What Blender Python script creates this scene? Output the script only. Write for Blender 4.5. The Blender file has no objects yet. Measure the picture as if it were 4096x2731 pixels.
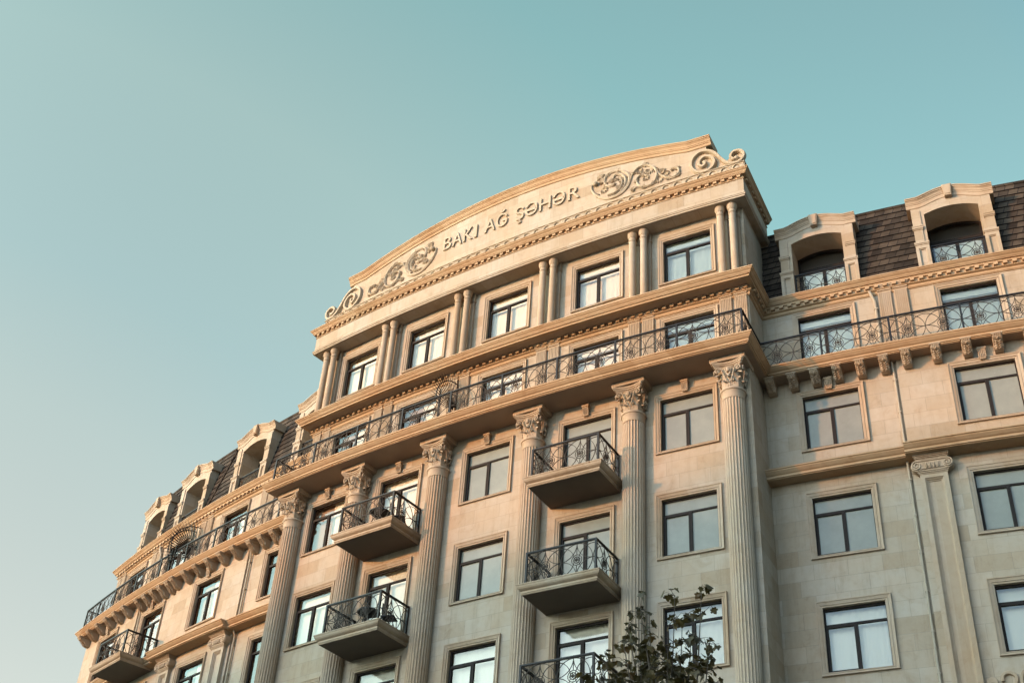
import bpy, bmesh, math, random
from math import sin, cos, pi, radians, sqrt, hypot, atan2
from mathutils import Vector, Matrix
random.seed(7)
scn = bpy.context.scene
COL = scn.collection
# ------------------------------------------------------------------ plan of the curved facade
THC, K, AX, AY, ZO = -0.6168478, 0.01339845, -0.53426, 34.54462, 1.6
def W(s, o, z):
    th = THC + K*s
    return (AX + (sin(th)-sin(THC))/K + o*sin(th), AY - (cos(th)-cos(THC))/K - o*cos(th), z + ZO)
def place(ob, s, o, z, turn=0.0):
    ob.location = W(s, o, z); ob.rotation_euler = (0, 0, THC + K*s + turn)
# ------------------------------------------------------------------ mesh builder; coordinates are (s along wall, o outward, z up)
class MB:
    def __init__(self): self.v = []; self.f = []
    def add(self, vs, fs):
        n = len(self.v); self.v += [tuple(v) for v in vs]; self.f += [tuple(i+n for i in f) for f in fs]
    def box(self, s0, s1, o0, o1, z0, z1):
        n = max(1, int(abs(s1-s0)/1.2)) if abs(s1-s0) > 2.5 else 1
        for k in range(n):
            a = s0+(s1-s0)*k/n; b = s0+(s1-s0)*(k+1)/n
            vs = [(a,o0,z0),(b,o0,z0),(b,o1,z0),(a,o1,z0),(a,o0,z1),(b,o0,z1),(b,o1,z1),(a,o1,z1)]
            fs = [(0,1,2,3),(4,5,6,7),(3,2,6,7),(0,1,5,4)]
            if k == 0: fs.append((0,3,7,4))
            if k == n-1: fs.append((1,2,6,5))
            self.add(vs, fs)
    def prism(self, poly, o0, o1):            # poly in (s,z)
        n = len(poly)
        vs = [(a,o0,b) for a,b in poly]+[(a,o1,b) for a,b in poly]
        fs = [tuple(range(n)), tuple(range(n,2*n))]+[(i,(i+1)%n,(i+1)%n+n,i+n) for i in range(n)]
        self.add(vs, fs)
    def prismz(self, poly, z0, z1):           # poly in (s,o)
        n = len(poly)
        vs = [(a,b,z0) for a,b in poly]+[(a,b,z1) for a,b in poly]
        fs = [tuple(range(n)), tuple(range(n,2*n))]+[(i,(i+1)%n,(i+1)%n+n,i+n) for i in range(n)]
        self.add(vs, fs)
    def prismx(self, poly, s0, s1):           # poly in (o,z)
        n = len(poly)
        vs = [(s0,a,b) for a,b in poly]+[(s1,a,b) for a,b in poly]
        fs = [tuple(range(n)), tuple(range(n,2*n))]+[(i,(i+1)%n,(i+1)%n+n,i+n) for i in range(n)]
        self.add(vs, fs)
    def ring(self, out, inn, oa, ob_, back):  # mitred picture frame; oa = front at outer edge, ob_ = front at inner edge
        x0,z0,x1,z1 = out; a0,b0,a1,b1 = inn
        P = [(x0,z0),(x1,z0),(x1,z1),(x0,z1)]; Q = [(a0,b0),(a1,b0),(a1,b1),(a0,b1)]
        vs = [(p[0],oa,p[1]) for p in P]+[(q[0],ob_,q[1]) for q in Q]+[(p[0],back,p[1]) for p in P]+[(q[0],back,q[1]) for q in Q]
        fs = []
        for i in range(4):
            j = (i+1)%4
            fs += [(i,j,4+j,4+i),(i,j,8+j,8+i),(4+i,4+j,12+j,12+i)]
        self.add(vs, fs)
    def sweep(self, path, prof, step=1.0):    # path (s,o), prof (d outward, z)
        pts = [path[0]]
        for a, b in zip(path, path[1:]):
            n = max(1, int(math.ceil(abs(b[0]-a[0])/step)))
            pts += [(a[0]+(b[0]-a[0])*k/n, a[1]+(b[1]-a[1])*k/n) for k in range(1, n+1)]
        N = len(pts); nm = []
        for i in range(N):
            ns = []
            if i > 0: ns.append((pts[i][0]-pts[i-1][0], pts[i][1]-pts[i-1][1]))
            if i < N-1: ns.append((pts[i+1][0]-pts[i][0], pts[i+1][1]-pts[i][1]))
            us = []
            for d in ns:
                l = hypot(*d); us.append((-d[1]/l, d[0]/l))
            if len(us) == 1: nm.append(us[0])
            else:
                mx, my = us[0][0]+us[1][0], us[0][1]+us[1][1]; l2 = mx*mx+my*my
                nm.append((2*mx/l2, 2*my/l2))
        m = len(prof)
        vs = [(p[0]+n[0]*d, p[1]+n[1]*d, z) for p, n in zip(pts, nm) for d, z in prof]
        fs = [(i*m+j, (i+1)*m+j, (i+1)*m+j+1, i*m+j+1) for i in range(N-1) for j in range(m-1)]
        fs += [tuple(range(m)), tuple((N-1)*m+j for j in range(m))]
        self.add(vs, fs)
    def sweepv(self, path, prof):             # path (x,z), prof (h below path, proud)
        N = len(path); vs = []
        for i, p in enumerate(path):
            us = []
            for a, b in ((i-1,i),(i,i+1)):
                if a >= 0 and b < N:
                    d = (path[b][0]-path[a][0], path[b][1]-path[a][1]); l = hypot(*d); us.append((d[1]/l, -d[0]/l))
            mx = sum(u[0] for u in us); my = sum(u[1] for u in us); l2 = mx*mx+my*my
            n = us[0] if len(us) == 1 else (2*mx/l2, 2*my/l2)
            vs += [(p[0]+n[0]*h, d, p[1]+n[1]*h) for h, d in prof]
        m = len(prof)
        fs = [(i*m+j, (i+1)*m+j, (i+1)*m+j+1, i*m+j+1) for i in range(N-1) for j in range(m-1)]
        fs += [tuple(range(m)), tuple((N-1)*m+j for j in range(m))]
        self.add(vs, fs)
    def tube(self, pts, r, n=6, flat=1.0, closed=False):
        pts = [Vector(p) for p in pts]; N = len(pts); vs = []
        rr = r if isinstance(r, (list, tuple)) else [r]*N
        prev = None
        for i in range(N):
            a = pts[i-1] if (i > 0 or closed) else pts[i]; b = pts[(i+1)%N] if (i < N-1 or closed) else pts[i]
            t = (b-a); t = t.normalized() if t.length > 1e-9 else Vector((1,0,0))
            ref = Vector((0,1,0)) if abs(t.y) < .9 else Vector((0,0,1))
            u = t.cross(ref).normalized(); w = ref - t*ref.dot(t); w.normalize()
            for k in range(n):
                a_ = 2*pi*(k+.5)/n
                vs.append(pts[i]+u*(cos(a_)*rr[i])+w*(sin(a_)*rr[i]*flat))
        fs = [(i*n+k, i*n+(k+1)%n, ((i+1)%N)*n+(k+1)%n, ((i+1)%N)*n+k) for i in range(N if closed else N-1) for k in range(n)]
        if not closed: fs += [tuple(range(n)), tuple((N-1)*n+k for k in range(n))]
        self.add(vs, fs)
    def lathe(self, prof, cs, co, n=20, rf=None):   # prof (r,z)
        m = len(prof); vs = []
        for k in range(n):
            a = 2*pi*k/n
            for r, z in prof:
                q = r if rf is None else r*rf(a, z)
                vs.append((cs+q*cos(a), co+q*sin(a), z))
        fs = [(k*m+j, ((k+1)%n)*m+j, ((k+1)%n)*m+j+1, k*m+j+1) for k in range(n) for j in range(m-1)]
        fs += [tuple(k*m for k in range(n)), tuple(k*m+m-1 for k in range(n))]
        self.add(vs, fs)
    def ball(self, c, r, n=8, m=5):
        vs = []; fs = []
        for j in range(1, m):
            t = pi*j/m
            for k in range(n):
                a = 2*pi*k/n; vs.append((c[0]+r[0]*sin(t)*cos(a), c[1]+r[1]*sin(t)*sin(a), c[2]+r[2]*cos(t)))
        vs += [(c[0],c[1],c[2]+r[2]), (c[0],c[1],c[2]-r[2])]; T = (m-1)*n
        for j in range(m-2):
            for k in range(n): fs.append((j*n+k, j*n+(k+1)%n, (j+1)*n+(k+1)%n, (j+1)*n+k))
        for k in range(n): fs += [(T, k, (k+1)%n), (T+1, (m-2)*n+k, (m-2)*n+(k+1)%n)]
        self.add(vs, fs)
    def build(self, name, mat, parent=None, world=True, smooth=False, label=None, origin=None):
        me = bpy.data.meshes.new(name)
        if world == 'raw': V = self.v
        elif world: V = [W(*v) for v in self.v]
        else: V = [(s, -o, z) for s, o, z in self.v]
        me.from_pydata(V, [], self.f); me.update()
        uv = me.uv_layers.new(name='UVMap')
        for p in me.polygons:
            # flat in (s,o,z)?
            zz = [self.v[i][2] for i in p.vertices]
            horiz = (max(zz)-min(zz)) < 1e-4
            for li, vi in zip(p.loop_indices, p.vertices):
                s, o, z = self.v[vi]
                uv.data[li].uv = (s, o) if horiz else (s+o, z)
            p.use_smooth = smooth
        bm = bmesh.new(); bm.from_mesh(me); bmesh.ops.recalc_face_normals(bm, faces=bm.faces); bm.to_mesh(me); bm.free()
        if smooth and hasattr(me, 'set_sharp_from_angle'): me.set_sharp_from_angle(angle=radians(38))
        me.materials.append(mat)
        ob = bpy.data.objects.new(name, me); COL.objects.link(ob)
        if parent: ob.parent = parent
        if label: ob['label'] = label
        return ob
def tag(o, label=None, cat=None, group=None, kind=None):
    if label: o['label'] = label
    if cat: o['category'] = cat
    if group: o['group'] = group
    if kind: o['kind'] = kind
    return o
def empty(name, parent=None, loc=(0,0,0), rz=0):
    o = bpy.data.objects.new(name, None); COL.objects.link(o); o.location = loc; o.rotation_euler = (0,0,rz)
    if parent: o.parent = parent
    return o
def dup(o, parent):
    c = o.copy(); COL.objects.link(c); c.parent = parent
    for ch in list(o.children): dup(ch, c)
    return c
# ------------------------------------------------------------------ materials
def newmat(name):
    m = bpy.data.materials.new(name); m.use_nodes = True; nt = m.node_tree; nt.nodes.clear()
    out = nt.nodes.new('ShaderNodeOutputMaterial'); b = nt.nodes.new('ShaderNodeBsdfPrincipled')
    nt.links.new(b.outputs[0], out.inputs[0]); return m, nt, b, out
def nd(nt, typ, **kw):
    n = nt.nodes.new(typ)
    for k, v in kw.items():
        if k.startswith('i_'):
            key = k[2:]; key = int(key) if key.isdigit() else key.replace('_', ' ')
            n.inputs[key].default_value = v
        else: setattr(n, k, v)
    return n
def mixc(nt, mode, fac, a, b):
    n = nt.nodes.new('ShaderNodeMix'); n.data_type = 'RGBA'; n.blend_type = mode
    for sock, v in ((0, fac), (6, a), (7, b)):
        if hasattr(v, 'is_linked') or hasattr(v, 'links'): nt.links.new(v, n.inputs[sock])
        else: n.inputs[sock].default_value = v
    return n.outputs[2]
def ramp(nt, src, pts):
    r = nt.nodes.new('ShaderNodeValToRGB'); e = r.color_ramp.elements
    while len(e) < len(pts): e.new(.5)
    for el, (p, c) in zip(e, pts): el.position = p; el.color = c if len(c) == 4 else (*c, 1)
    nt.links.new(src, r.inputs[0]); return r.outputs[0]
def g(v): return (v, v, v, 1)
def stone(name, base, warm, blocks=True, var=.5, bump=.25):
    m, nt, b, out = newmat(name); L = nt.links
    uv = nd(nt, 'ShaderNodeUVMap', uv_map='UVMap'); geo = nd(nt, 'ShaderNodeNewGeometry'); oi = nd(nt, 'ShaderNodeObjectInfo')
    n1 = nd(nt, 'ShaderNodeTexNoise', i_Scale=.55, i_Detail=5.0, i_Roughness=.6); L.new(geo.outputs['Position'], n1.inputs['Vector'])
    n2 = nd(nt, 'ShaderNodeTexNoise', i_Scale=5.0, i_Detail=6.0, i_Roughness=.65); L.new(geo.outputs['Position'], n2.inputs['Vector'])
    n3 = nd(nt, 'ShaderNodeTexNoise', i_Scale=60.0, i_Detail=4.0); L.new(geo.outputs['Position'], n3.inputs['Vector'])
    c = mixc(nt, 'MIX', ramp(nt, n1.outputs[0], [(.3, g(0)), (.72, g(1))]), (*base, 1), (*warm, 1))
    if blocks:
        br = nd(nt, 'ShaderNodeTexBrick', offset=.42, squash=1.0, i_Scale=1.0); br.inputs['Color1'].default_value = g(.0); br.inputs['Color2'].default_value = g(1.)
        br.inputs['Mortar'].default_value = g(.42); br.inputs['Mortar Size'].default_value = .007; br.inputs['Mortar Smooth'].default_value = .3
        br.inputs['Brick Width'].default_value = .93; br.inputs['Row Height'].default_value = .46; br.inputs['Bias'].default_value = 0.0
        L.new(uv.outputs[0], br.inputs['Vector'])
        wn = nd(nt, 'ShaderNodeTexWhiteNoise', noise_dimensions='2D')
        tint = ramp(nt, br.outputs['Color'], [(0, (.84, .78, .70)), (.25, (.97, .95, .92)), (.7, (1.0, 1.0, 1.0)), (1, (1.06, 1.05, 1.05))])
        c = mixc(nt, 'MULTIPLY', var, c, tint)
        mort = ramp(nt, br.outputs['Fac'], [(0, g(1)), (1, g(.72))])
        c = mixc(nt, 'MULTIPLY', .85, c, mort)
    else:
        # veined pieces, each object slightly different, cut in lengths
        mp = nd(nt, 'ShaderNodeMapping'); mp.inputs['Scale'].default_value = (.9, .0, 0); L.new(uv.outputs[0], mp.inputs[0])
        fl = nd(nt, 'ShaderNodeVectorMath', operation='FLOOR'); L.new(mp.outputs[0], fl.inputs[0])
        ad = nd(nt, 'ShaderNodeVectorMath', operation='ADD'); L.new(fl.outputs[0], ad.inputs[0]); L.new(oi.outputs['Random'], ad.inputs[1])
        wn = nd(nt, 'ShaderNodeTexWhiteNoise', noise_dimensions='3D'); L.new(ad.outputs[0], wn.inputs['Vector'])
        tint = ramp(nt, wn.outputs[0], [(0, (.84, .77, .68)), (.3, (.97, .94, .9)), (1, (1.04, 1.04, 1.04))])
        c = mixc(nt, 'MULTIPLY', var, c, tint)
    c = mixc(nt, 'MULTIPLY', .55, c, ramp(nt, n2.outputs[0], [(.25, (.86, .83, .79)), (.55, g(1)), (.8, g(1.05))]))
    # vertical dirt streaks
    mp2 = nd(nt, 'ShaderNodeMapping'); mp2.inputs['Scale'].default_value = (4.0, .35, 1); L.new(uv.outputs[0], mp2.inputs[0])
    n4 = nd(nt, 'ShaderNodeTexNoise', i_Scale=1.0, i_Detail=5.0, i_Roughness=.7); L.new(mp2.outputs[0], n4.inputs['Vector'])
    c = mixc(nt, 'MULTIPLY', .38, c, ramp(nt, n4.outputs[0], [(.34, (.74, .69, .62)), (.48, g(1)), (.78, g(1.08))]))
    n5 = nd(nt, 'ShaderNodeTexNoise', i_Scale=1.6, i_Detail=8.0, i_Roughness=.72, i_Distortion=1.2); L.new(geo.outputs['Position'], n5.inputs['Vector'])
    c = mixc(nt, 'MULTIPLY', .8, c, ramp(nt, n5.outputs[0], [(.30, (.83, .78, .72)), (.47, g(1)), (.60, g(1)), (.70, (1.10, 1.10, 1.10))]))
    L.new(c, b.inputs['Base Color']); b.inputs['Roughness'].default_value = .85
    b.inputs['Specular IOR Level'].default_value = .25
    bp = nd(nt, 'ShaderNodeBump', i_Strength=bump, i_Distance=.01)
    ma = nd(nt, 'ShaderNodeMath', operation='ADD'); L.new(n3.outputs[0], ma.inputs[0]); L.new(n2.outputs[0], ma.inputs[1])
    L.new(ma.outputs[0], bp.inputs['Height']); L.new(bp.outputs[0], b.inputs['Normal'])
    return m
def simple(name, col, rough=.6, metal=0, noise=.0, scale=8, spec=.5):
    m, nt, b, out = newmat(name)
    b.inputs['Roughness'].default_value = rough; b.inputs['Metallic'].default_value = metal; b.inputs['Specular IOR Level'].default_value = spec
    if noise:
        geo = nd(nt, 'ShaderNodeNewGeometry'); n = nd(nt, 'ShaderNodeTexNoise', i_Scale=scale, i_Detail=5.0); nt.links.new(geo.outputs['Position'], n.inputs['Vector'])
        c = mixc(nt, 'MIX', n.outputs[0], tuple(x*(1-noise) for x in col)+(1,), tuple(min(1, x*(1+noise)) for x in col)+(1,))
        nt.links.new(c, b.inputs['Base Color'])
    else: b.inputs['Base Color'].default_value = (*col, 1)
    return m
M_WALL = stone('limestone_blocks', (.355, .31, .255), (.355, .27, .19), True, 1.0)
M_TRIM = stone('carved_limestone', (.36, .30, .235), (.36, .255, .17), False, .75, .15)
M_CORN = stone('shade_toned_cornice_limestone', (.38, .28, .18), (.38, .235, .135), False, .75, .15)  # deeper orange, with the weaker sky light on moulding undersides put into the colour
M_CARVE = stone('pale_carved_stone', (.385, .325, .255), (.38, .305, .22), False, .4, .1)
M_SOFF = simple('bounce_toned_soffit_plaster', (.29, .21, .15), .9, 0, .15, 2)  # same plaster as the balcony undersides, bounce light under the slab put into colour
M_SOFD = simple('shade_toned_balcony_plaster', (.13, .10, .075), .9, 0, .15, 2)  # same plaster darkened: the deeper shade under the balconies is in the colour
M_IRON = simple('dark_wrought_iron', (.050, .041, .034), .7, 0, .2, 30, .15)
M_RAIL = simple('black_painted_rail', (.008, .007, .007), .5, .0, spec=.25)
M_FRAME = simple('bronze_window_metal', (.020, .015, .013), .6, .0, spec=.12)
M_PIPE = simple('cream_downpipe', (.34, .29, .225), .7, 0, .1, 4, .2)
M_ROOM = simple('dark_room', (.035, .03, .028), .9)
M_BLACK = simple('black_plastic', (.01, .01, .01), .5)
M_GROUND = simple('pavement_stone', (.09, .075, .06), .9, 0, .2, .5)
M_ASPH = simple('asphalt', (.06, .058, .055), .9, 0, .2, 1)
M_OPP = simple('opposite_wall', (.28, .24, .2), .9, 0, .15, .3)
def mat_cover():
    m, nt, b, out = newmat('taped_window_board'); L = nt.links
    geo = nd(nt, 'ShaderNodeNewGeometry'); n = nd(nt, 'ShaderNodeTexNoise', i_Scale=1.3, i_Detail=6.0, i_Roughness=.6); L.new(geo.outputs['Position'], n.inputs['Vector'])
    n2 = nd(nt, 'ShaderNodeTexNoise', i_Scale=40., i_Detail=3.0); L.new(geo.outputs['Position'], n2.inputs['Vector'])
    c = mixc(nt, 'MIX', ramp(nt, n.outputs[0], [(.35, g(0)), (.7, g(1))]), (.175, .175, .145, 1), (.225, .225, .185, 1))
    c = mixc(nt, 'MIX', ramp(nt, n2.outputs[0], [(.72, g(0)), (.78, g(.6))]), c, (.6, .58, .52, 1))
    L.new(c, b.inputs['Base Color']); b.inputs['Roughness'].default_value = .22; b.inputs['Specular IOR Level'].default_value = .35; return m
M_COVER = mat_cover()
def mat_curtain():
    m, nt, b, out = newmat('white_curtain_cloth'); L = nt.links
    b.inputs['Base Color'].default_value = (.86, .83, .72, 1); b.inputs['Roughness'].default_value = .9
    tr = nd(nt, 'ShaderNodeBsdfTranslucent'); tr.inputs[0].default_value = (.75, .74, .7, 1)
    mx = nd(nt, 'ShaderNodeMixShader'); mx.inputs[0].default_value = .25
    L.new(b.outputs[0], mx.inputs[1]); L.new(tr.outputs[0], mx.inputs[2]); L.new(mx.outputs[0], out.inputs[0]); return m
M_CURT = mat_curtain()
M_DRAPE = simple('brown_drape', (.27, .195, .15), .9, 0, .15, 3)
def mat_glass():
    m, nt, b, out = newmat('window_glass'); L = nt.links; nt.nodes.remove(b)
    gl = nd(nt, 'ShaderNodeBsdfGlossy'); gl.inputs['Roughness'].default_value = .02; gl.inputs['Color'].default_value = (.95, .97, .94, 1)
    t = nd(nt, 'ShaderNodeBsdfTransparent'); t.inputs[0].default_value = (.95, .94, .90, 1)
    fr = nd(nt, 'ShaderNodeFresnel', i_IOR=1.55)
    mr = nd(nt, 'ShaderNodeMapRange'); mr.inputs['From Max'].default_value = 1; mr.inputs['To Min'].default_value = .03; mr.inputs['To Max'].default_value = 1
    geo = nd(nt, 'ShaderNodeNewGeometry'); n = nd(nt, 'ShaderNodeTexNoise', i_Scale=1.1, i_Detail=1.0); L.new(geo.outputs['Position'], n.inputs['Vector'])
    bp = nd(nt, 'ShaderNodeBump', i_Strength=.12, i_Distance=.02); L.new(n.outputs[0], bp.inputs['Height']); L.new(bp.outputs[0], gl.inputs['Normal'])
    L.new(fr.outputs[0], mr.inputs['Value']); mx = nd(nt, 'ShaderNodeMixShader'); L.new(mr.outputs[0], mx.inputs[0])
    L.new(t.outputs[0], mx.inputs[1]); L.new(gl.outputs[0], mx.inputs[2]); L.new(mx.outputs[0], out.inputs[0]); return m
M_GLASS = mat_glass()
def mat_roof():
    m, nt, b, out = newmat('dark_roof_shingles'); L = nt.links
    uv = nd(nt, 'ShaderNodeUVMap', uv_map='UVMap')
    br = nd(nt, 'ShaderNodeTexBrick', offset=.37, i_Scale=1.0); br.inputs['Color1'].default_value = (.024, .018, .014, 1); br.inputs['Color2'].default_value = (.072, .054, .040, 1)
    br.inputs['Mortar'].default_value = (.012, .01, .01, 1); br.inputs['Mortar Size'].default_value = .012; br.inputs['Brick Width'].default_value = .30; br.inputs['Row Height'].default_value = .276
    mp = nd(nt, 'ShaderNodeMapping'); mp.inputs['Location'].default_value = (0, -26.04, 0)
    L.new(uv.outputs[0], mp.inputs[0]); L.new(mp.outputs[0], br.inputs['Vector'])
    geo = nd(nt, 'ShaderNodeNewGeometry'); n = nd(nt, 'ShaderNodeTexNoise', i_Scale=3.0, i_Detail=6.0); L.new(geo.outputs['Position'], n.inputs['Vector'])
    c = mixc(nt, 'MULTIPLY', .7, br.outputs[0], ramp(nt, n.outputs[0], [(.3, g(.45)), (.7, g(1.35))]))
    L.new(c, b.inputs['Base Color']); b.inputs['Roughness'].default_value = .9; b.inputs['Specular IOR Level'].default_value = .15
    bp = nd(nt, 'ShaderNodeBump', i_Strength=.5, i_Distance=.02); L.new(br.outputs['Fac'], bp.inputs['Height']); bp.invert = True; L.new(bp.outputs[0], b.inputs['Normal'])
    return m
M_ROOF = mat_roof()
def mat_leaf():
    m, nt, b, out = newmat('plane_tree_leaf'); L = nt.links
    geo = nd(nt, 'ShaderNodeNewGeometry'); n = nd(nt, 'ShaderNodeTexNoise', i_Scale=2.5, i_Detail=3.0); L.new(geo.outputs['Position'], n.inputs['Vector'])
    c = ramp(nt, n.outputs[0], [(.3, (.024, .018, .006)), (.48, (.055, .040, .011)), (.6, (.10, .066, .018)), (.72, (.12, .055, .016))])
    L.new(c, b.inputs['Base Color']); b.inputs['Roughness'].default_value = .6
    tr = nd(nt, 'ShaderNodeBsdfTranslucent'); L.new(c, tr.inputs[0])
    mx = nd(nt, 'ShaderNodeMixShader'); mx.inputs[0].default_value = .3
    L.new(b.outputs[0], mx.inputs[1]); L.new(tr.outputs[0], mx.inputs[2]); L.new(mx.outputs[0], out.inputs[0]); return m
M_LEAF = mat_leaf()
M_BARK = simple('plane_tree_bark', (.07, .05, .035), .9, 0, .3, 12)
# ================================================================== THE BUILDING
B = empty('apartment_building', loc=(0, 0, 0))
tag(B, 'curved limestone apartment building with an inscribed arched pediment, fluted columns and iron balconies', 'building')
# levels
Z_SLAB, Z_CORN, Z_ARCH = 22.87, 26.04, 29.14
WC, WU = -.06, -.50                       # centre: lower wall, upper wall
Z1, Z2, WW = -1.46, -1.36, -1.88          # wings: plain zone, forward zone, upper wall
SC = 8.82
RE = 22.0; LE = -26.1                     # ends of the building
zones = [(-20.9, LE, Z2), (-17.7, -20.9, Z1), (-12.8, -17.7, Z2), (-SC, -12.8, Z1), (SC, 12.8, Z1), (12.8, 17.7, Z2), (17.7, 20.9, Z1), (20.9, RE, Z2)]
def wall_at(s):
    if abs(s) < SC: return WC
    for a, b, o in zones:
        if min(a,b) <= s <= max(a,b): return o
    return Z2
bays_c = [-6.841, -3.591, 0, 3.591, 6.841]
bays_r = [10.797, 15.19, 19.65]; bays_l = [-10.797, -15.22, -19.62, -23.5]
bays = bays_l[::-1]+bays_c+bays_r
HW = .825
rows = {'C': (20.185, 21.973), 'B': (16.78, 18.56), 'A': (13.475, 15.26)}
DOORZ = {'C': 19.40, 'B': 15.99, 'A': 12.68}
door_bays = {('C', -3.591), ('C', 3.591), ('B', -3.591), ('B', 3.591), ('A', 3.591), ('A', -3.591), ('C', -19.62)}
lower_open, upper_open, attic_open = [], [], []
for b_ in bays:
    for r_ in 'CBA':
        z0, z1 = rows[r_]
        if (r_, b_) in door_bays: z0 = DOORZ[r_]
        lower_open.append((b_, r_, z0, z1))
    upper_open.append((b_, 22.90, 25.25))
for b_ in bays_c: attic_open.append((b_, 26.88, 28.65))
def wallgrid(mb, s0, s1, o, z0, z1, ops):
    ss = sorted({s0, s1, *[a-HW for a, *_ in ops if s0 < a < s1], *[a+HW for a, *_ in ops if s0 < a < s1]})
    zs = sorted({z0, z1, *[q[-2] for q in ops if s0 < q[0] < s1], *[q[-1] for q in ops if s0 < q[0] < s1]})
    for a, b in zip(ss, ss[1:]):
        n = max(1, int((b-a)/1.0)); m = (a+b)/2
        for c, d in zip(zs, zs[1:]):
            zm = (c+d)/2
            if any(abs(q[0]-m) < HW and q[-2] < zm < q[-1] for q in ops): continue
            for k in range(n):
                u, v = a+(b-a)*k/n, a+(b-a)*(k+1)/n
                mb.add([(u,o,c),(v,o,c),(v,o,d),(u,o,d)], [(0,1,2,3)])
def quad(mb, *p): mb.add(p, [tuple(range(len(p)))])
GZ = -1.6
mb = MB()
wallgrid(mb, -SC, SC, WC, GZ, 22.6, lower_open)
for a, b, o in zones: wallgrid(mb, min(a,b), max(a,b), o, GZ, 22.6, lower_open)
for sg in (-1, 1):
    mb.add([(sg*SC,WC,GZ),(sg*SC,Z1,GZ),(sg*SC,Z1,22.6),(sg*SC,WC,22.6)], [(0,1,2,3)])
for s_ in (-20.9, -17.7, -12.8, 12.8, 17.7, 20.9):
    mb.add([(s_,Z2,GZ),(s_,Z1,GZ),(s_,Z1,22.6),(s_,Z2,22.6)], [(0,1,2,3)])
for s_ in (LE, RE): mb.add([(s_,Z2,GZ),(s_,-14,GZ),(s_,-14,22.9),(s_,Z2,22.9)], [(0,1,2,3)])
mb.build('wall', M_WALL, B)
mb = MB()
wallgrid(mb, -SC, SC, WU, 22.6, 26.0, upper_open)
for a, b in ((LE+.4, -SC), (SC, RE)): wallgrid(mb, a, b, WW, 22.6, 26.0, upper_open)
for sg in (-1, 1): mb.add([(sg*SC,WU,22.6),(sg*SC,WW,22.6),(sg*SC,WW,26.0),(sg*SC,WU,26.0)], [(0,1,2,3)])
for s_ in (LE+.4, RE): mb.add([(s_,WW,22.6),(s_,-14,22.6),(s_,-14,26.05),(s_,WW,26.05)], [(0,1,2,3)])
for k in range(48):
    a = LE+(RE-LE)*k/48; b = LE+(RE-LE)*(k+1)/48
    mb.add([(a,-14,GZ),(b,-14,GZ),(b,-14,26.05),(a,-14,26.05)], [(0,1,2,3)])
mb.build('wall', M_WALL, B)
mb = MB()
wallgrid(mb, -SC, SC, WU, 26.0, 29.2, attic_open)
for sg in (-1, 1): mb.add([(sg*SC,WU,26.0),(sg*SC,-2.45,26.0),(sg*SC,-2.45,29.2),(sg*SC,WU,29.2)], [(0,1,2,3)])
for k in range(16):
    a = -SC+2*SC*k/16; b = a+2*SC/16
    mb.add([(a,-2.45,26),(b,-2.45,26),(b,-2.45,29.2),(a,-2.45,29.2)], [(0,1,2,3)])
mb.build('attic_wall', M_WALL, B)
# ------------------------------------------------------------------ long balcony slab
mb = MB()
ref = [(LE-.1, -3.0), (LE-.1, -.98), (-9.06, -.98), (-9.06, .91), (9.06, .91), (9.06, -.98), (RE, -.98)]
prof = [(-.3, 22.875), (.20, 22.87), (.20, 22.825), (.175, 22.82), (.165, 22.79), (.10, 22.72), (.055, 22.69), (.05, 22.665), (.065, 22.66), (.065, 22.625), (.03, 22.62), (.03, 22.59), (0, 22.585), (0, 22.57)]
mb.sweep(ref, prof)
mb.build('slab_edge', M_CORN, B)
mb = MB()
def strip(mb, s0, s1, o0, o1, z):
    n = max(1, int(abs(s1-s0)/1.0))
    for k in range(n):
        a, b = s0+(s1-s0)*k/n, s0+(s1-s0)*(k+1)/n
        mb.add([(a,o0,z),(b,o0,z),(b,o1,z),(a,o1,z)], [(0,1,2,3)])
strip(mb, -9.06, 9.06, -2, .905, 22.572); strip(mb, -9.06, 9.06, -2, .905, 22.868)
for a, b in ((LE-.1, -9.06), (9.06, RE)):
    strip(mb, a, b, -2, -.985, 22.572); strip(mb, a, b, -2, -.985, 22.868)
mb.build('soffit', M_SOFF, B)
# ------------------------------------------------------------------ main cornice (level of the mansard foot)
mb = MB()
ref = [(LE+.35, -3.2), (LE+.35, WW), (-8.88, WW), (-8.88, -.07), (8.88, -.07), (8.88, WW), (RE, WW)]
prof = [(-.6, 26.045), (.31, 26.04), (.31, 26.0), (.285, 25.995), (.28, 25.965), (.235, 25.93), (.205, 25.88), (.19, 25.875), (.19, 25.85), (.15, 25.845), (.14, 25.80), (.14, 25.785), (-.4, 25.785)]
mb.sweep(ref, prof)
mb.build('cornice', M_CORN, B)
mb = MB()
ref2 = [(LE+.4, -3.2), (LE+.4, WW), (-SC, WW), (-SC, WU), (SC, WU), (SC, WW), (RE, WW)]
prof = [(-.02, 25.79), (.09, 25.788), (.09, 25.66), (.12, 25.655), (.12, 25.63), (.05, 25.60), (.05, 25.52), (.03, 25.515), (.03, 25.49), (-.02, 25.485)]
mb.sweep(ref2, prof)
def dentils(mb, s0, s1, o, z0, z1, pitch=.27, w=.125, d=.10, other=None):
    n = int(abs(s1-s0)/pitch)
    for k in range(n):
        s = s0+(s1-s0)*(k+.5)/n
        if other: mb.box(min(other, other+math.copysign(d, other)), max(other, other+math.copysign(d, other)), s-w/2, s+w/2, z0, z1)
        else: mb.box(s-w/2, s+w/2, o, o+d, z0, z1)
dentils(mb, -SC-.09, SC+.09, WU+.088, 25.675, 25.775)
for a, b in ((LE+.4, -SC), (SC, RE)): dentils(mb, a, b, WW+.088, 25.675, 25.775)
for sg in (-1, 1): dentils(mb, WW+.25, WU, 0, 25.675, 25.775, other=sg*(SC+.088))
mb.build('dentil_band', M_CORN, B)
mb = MB()
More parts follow.
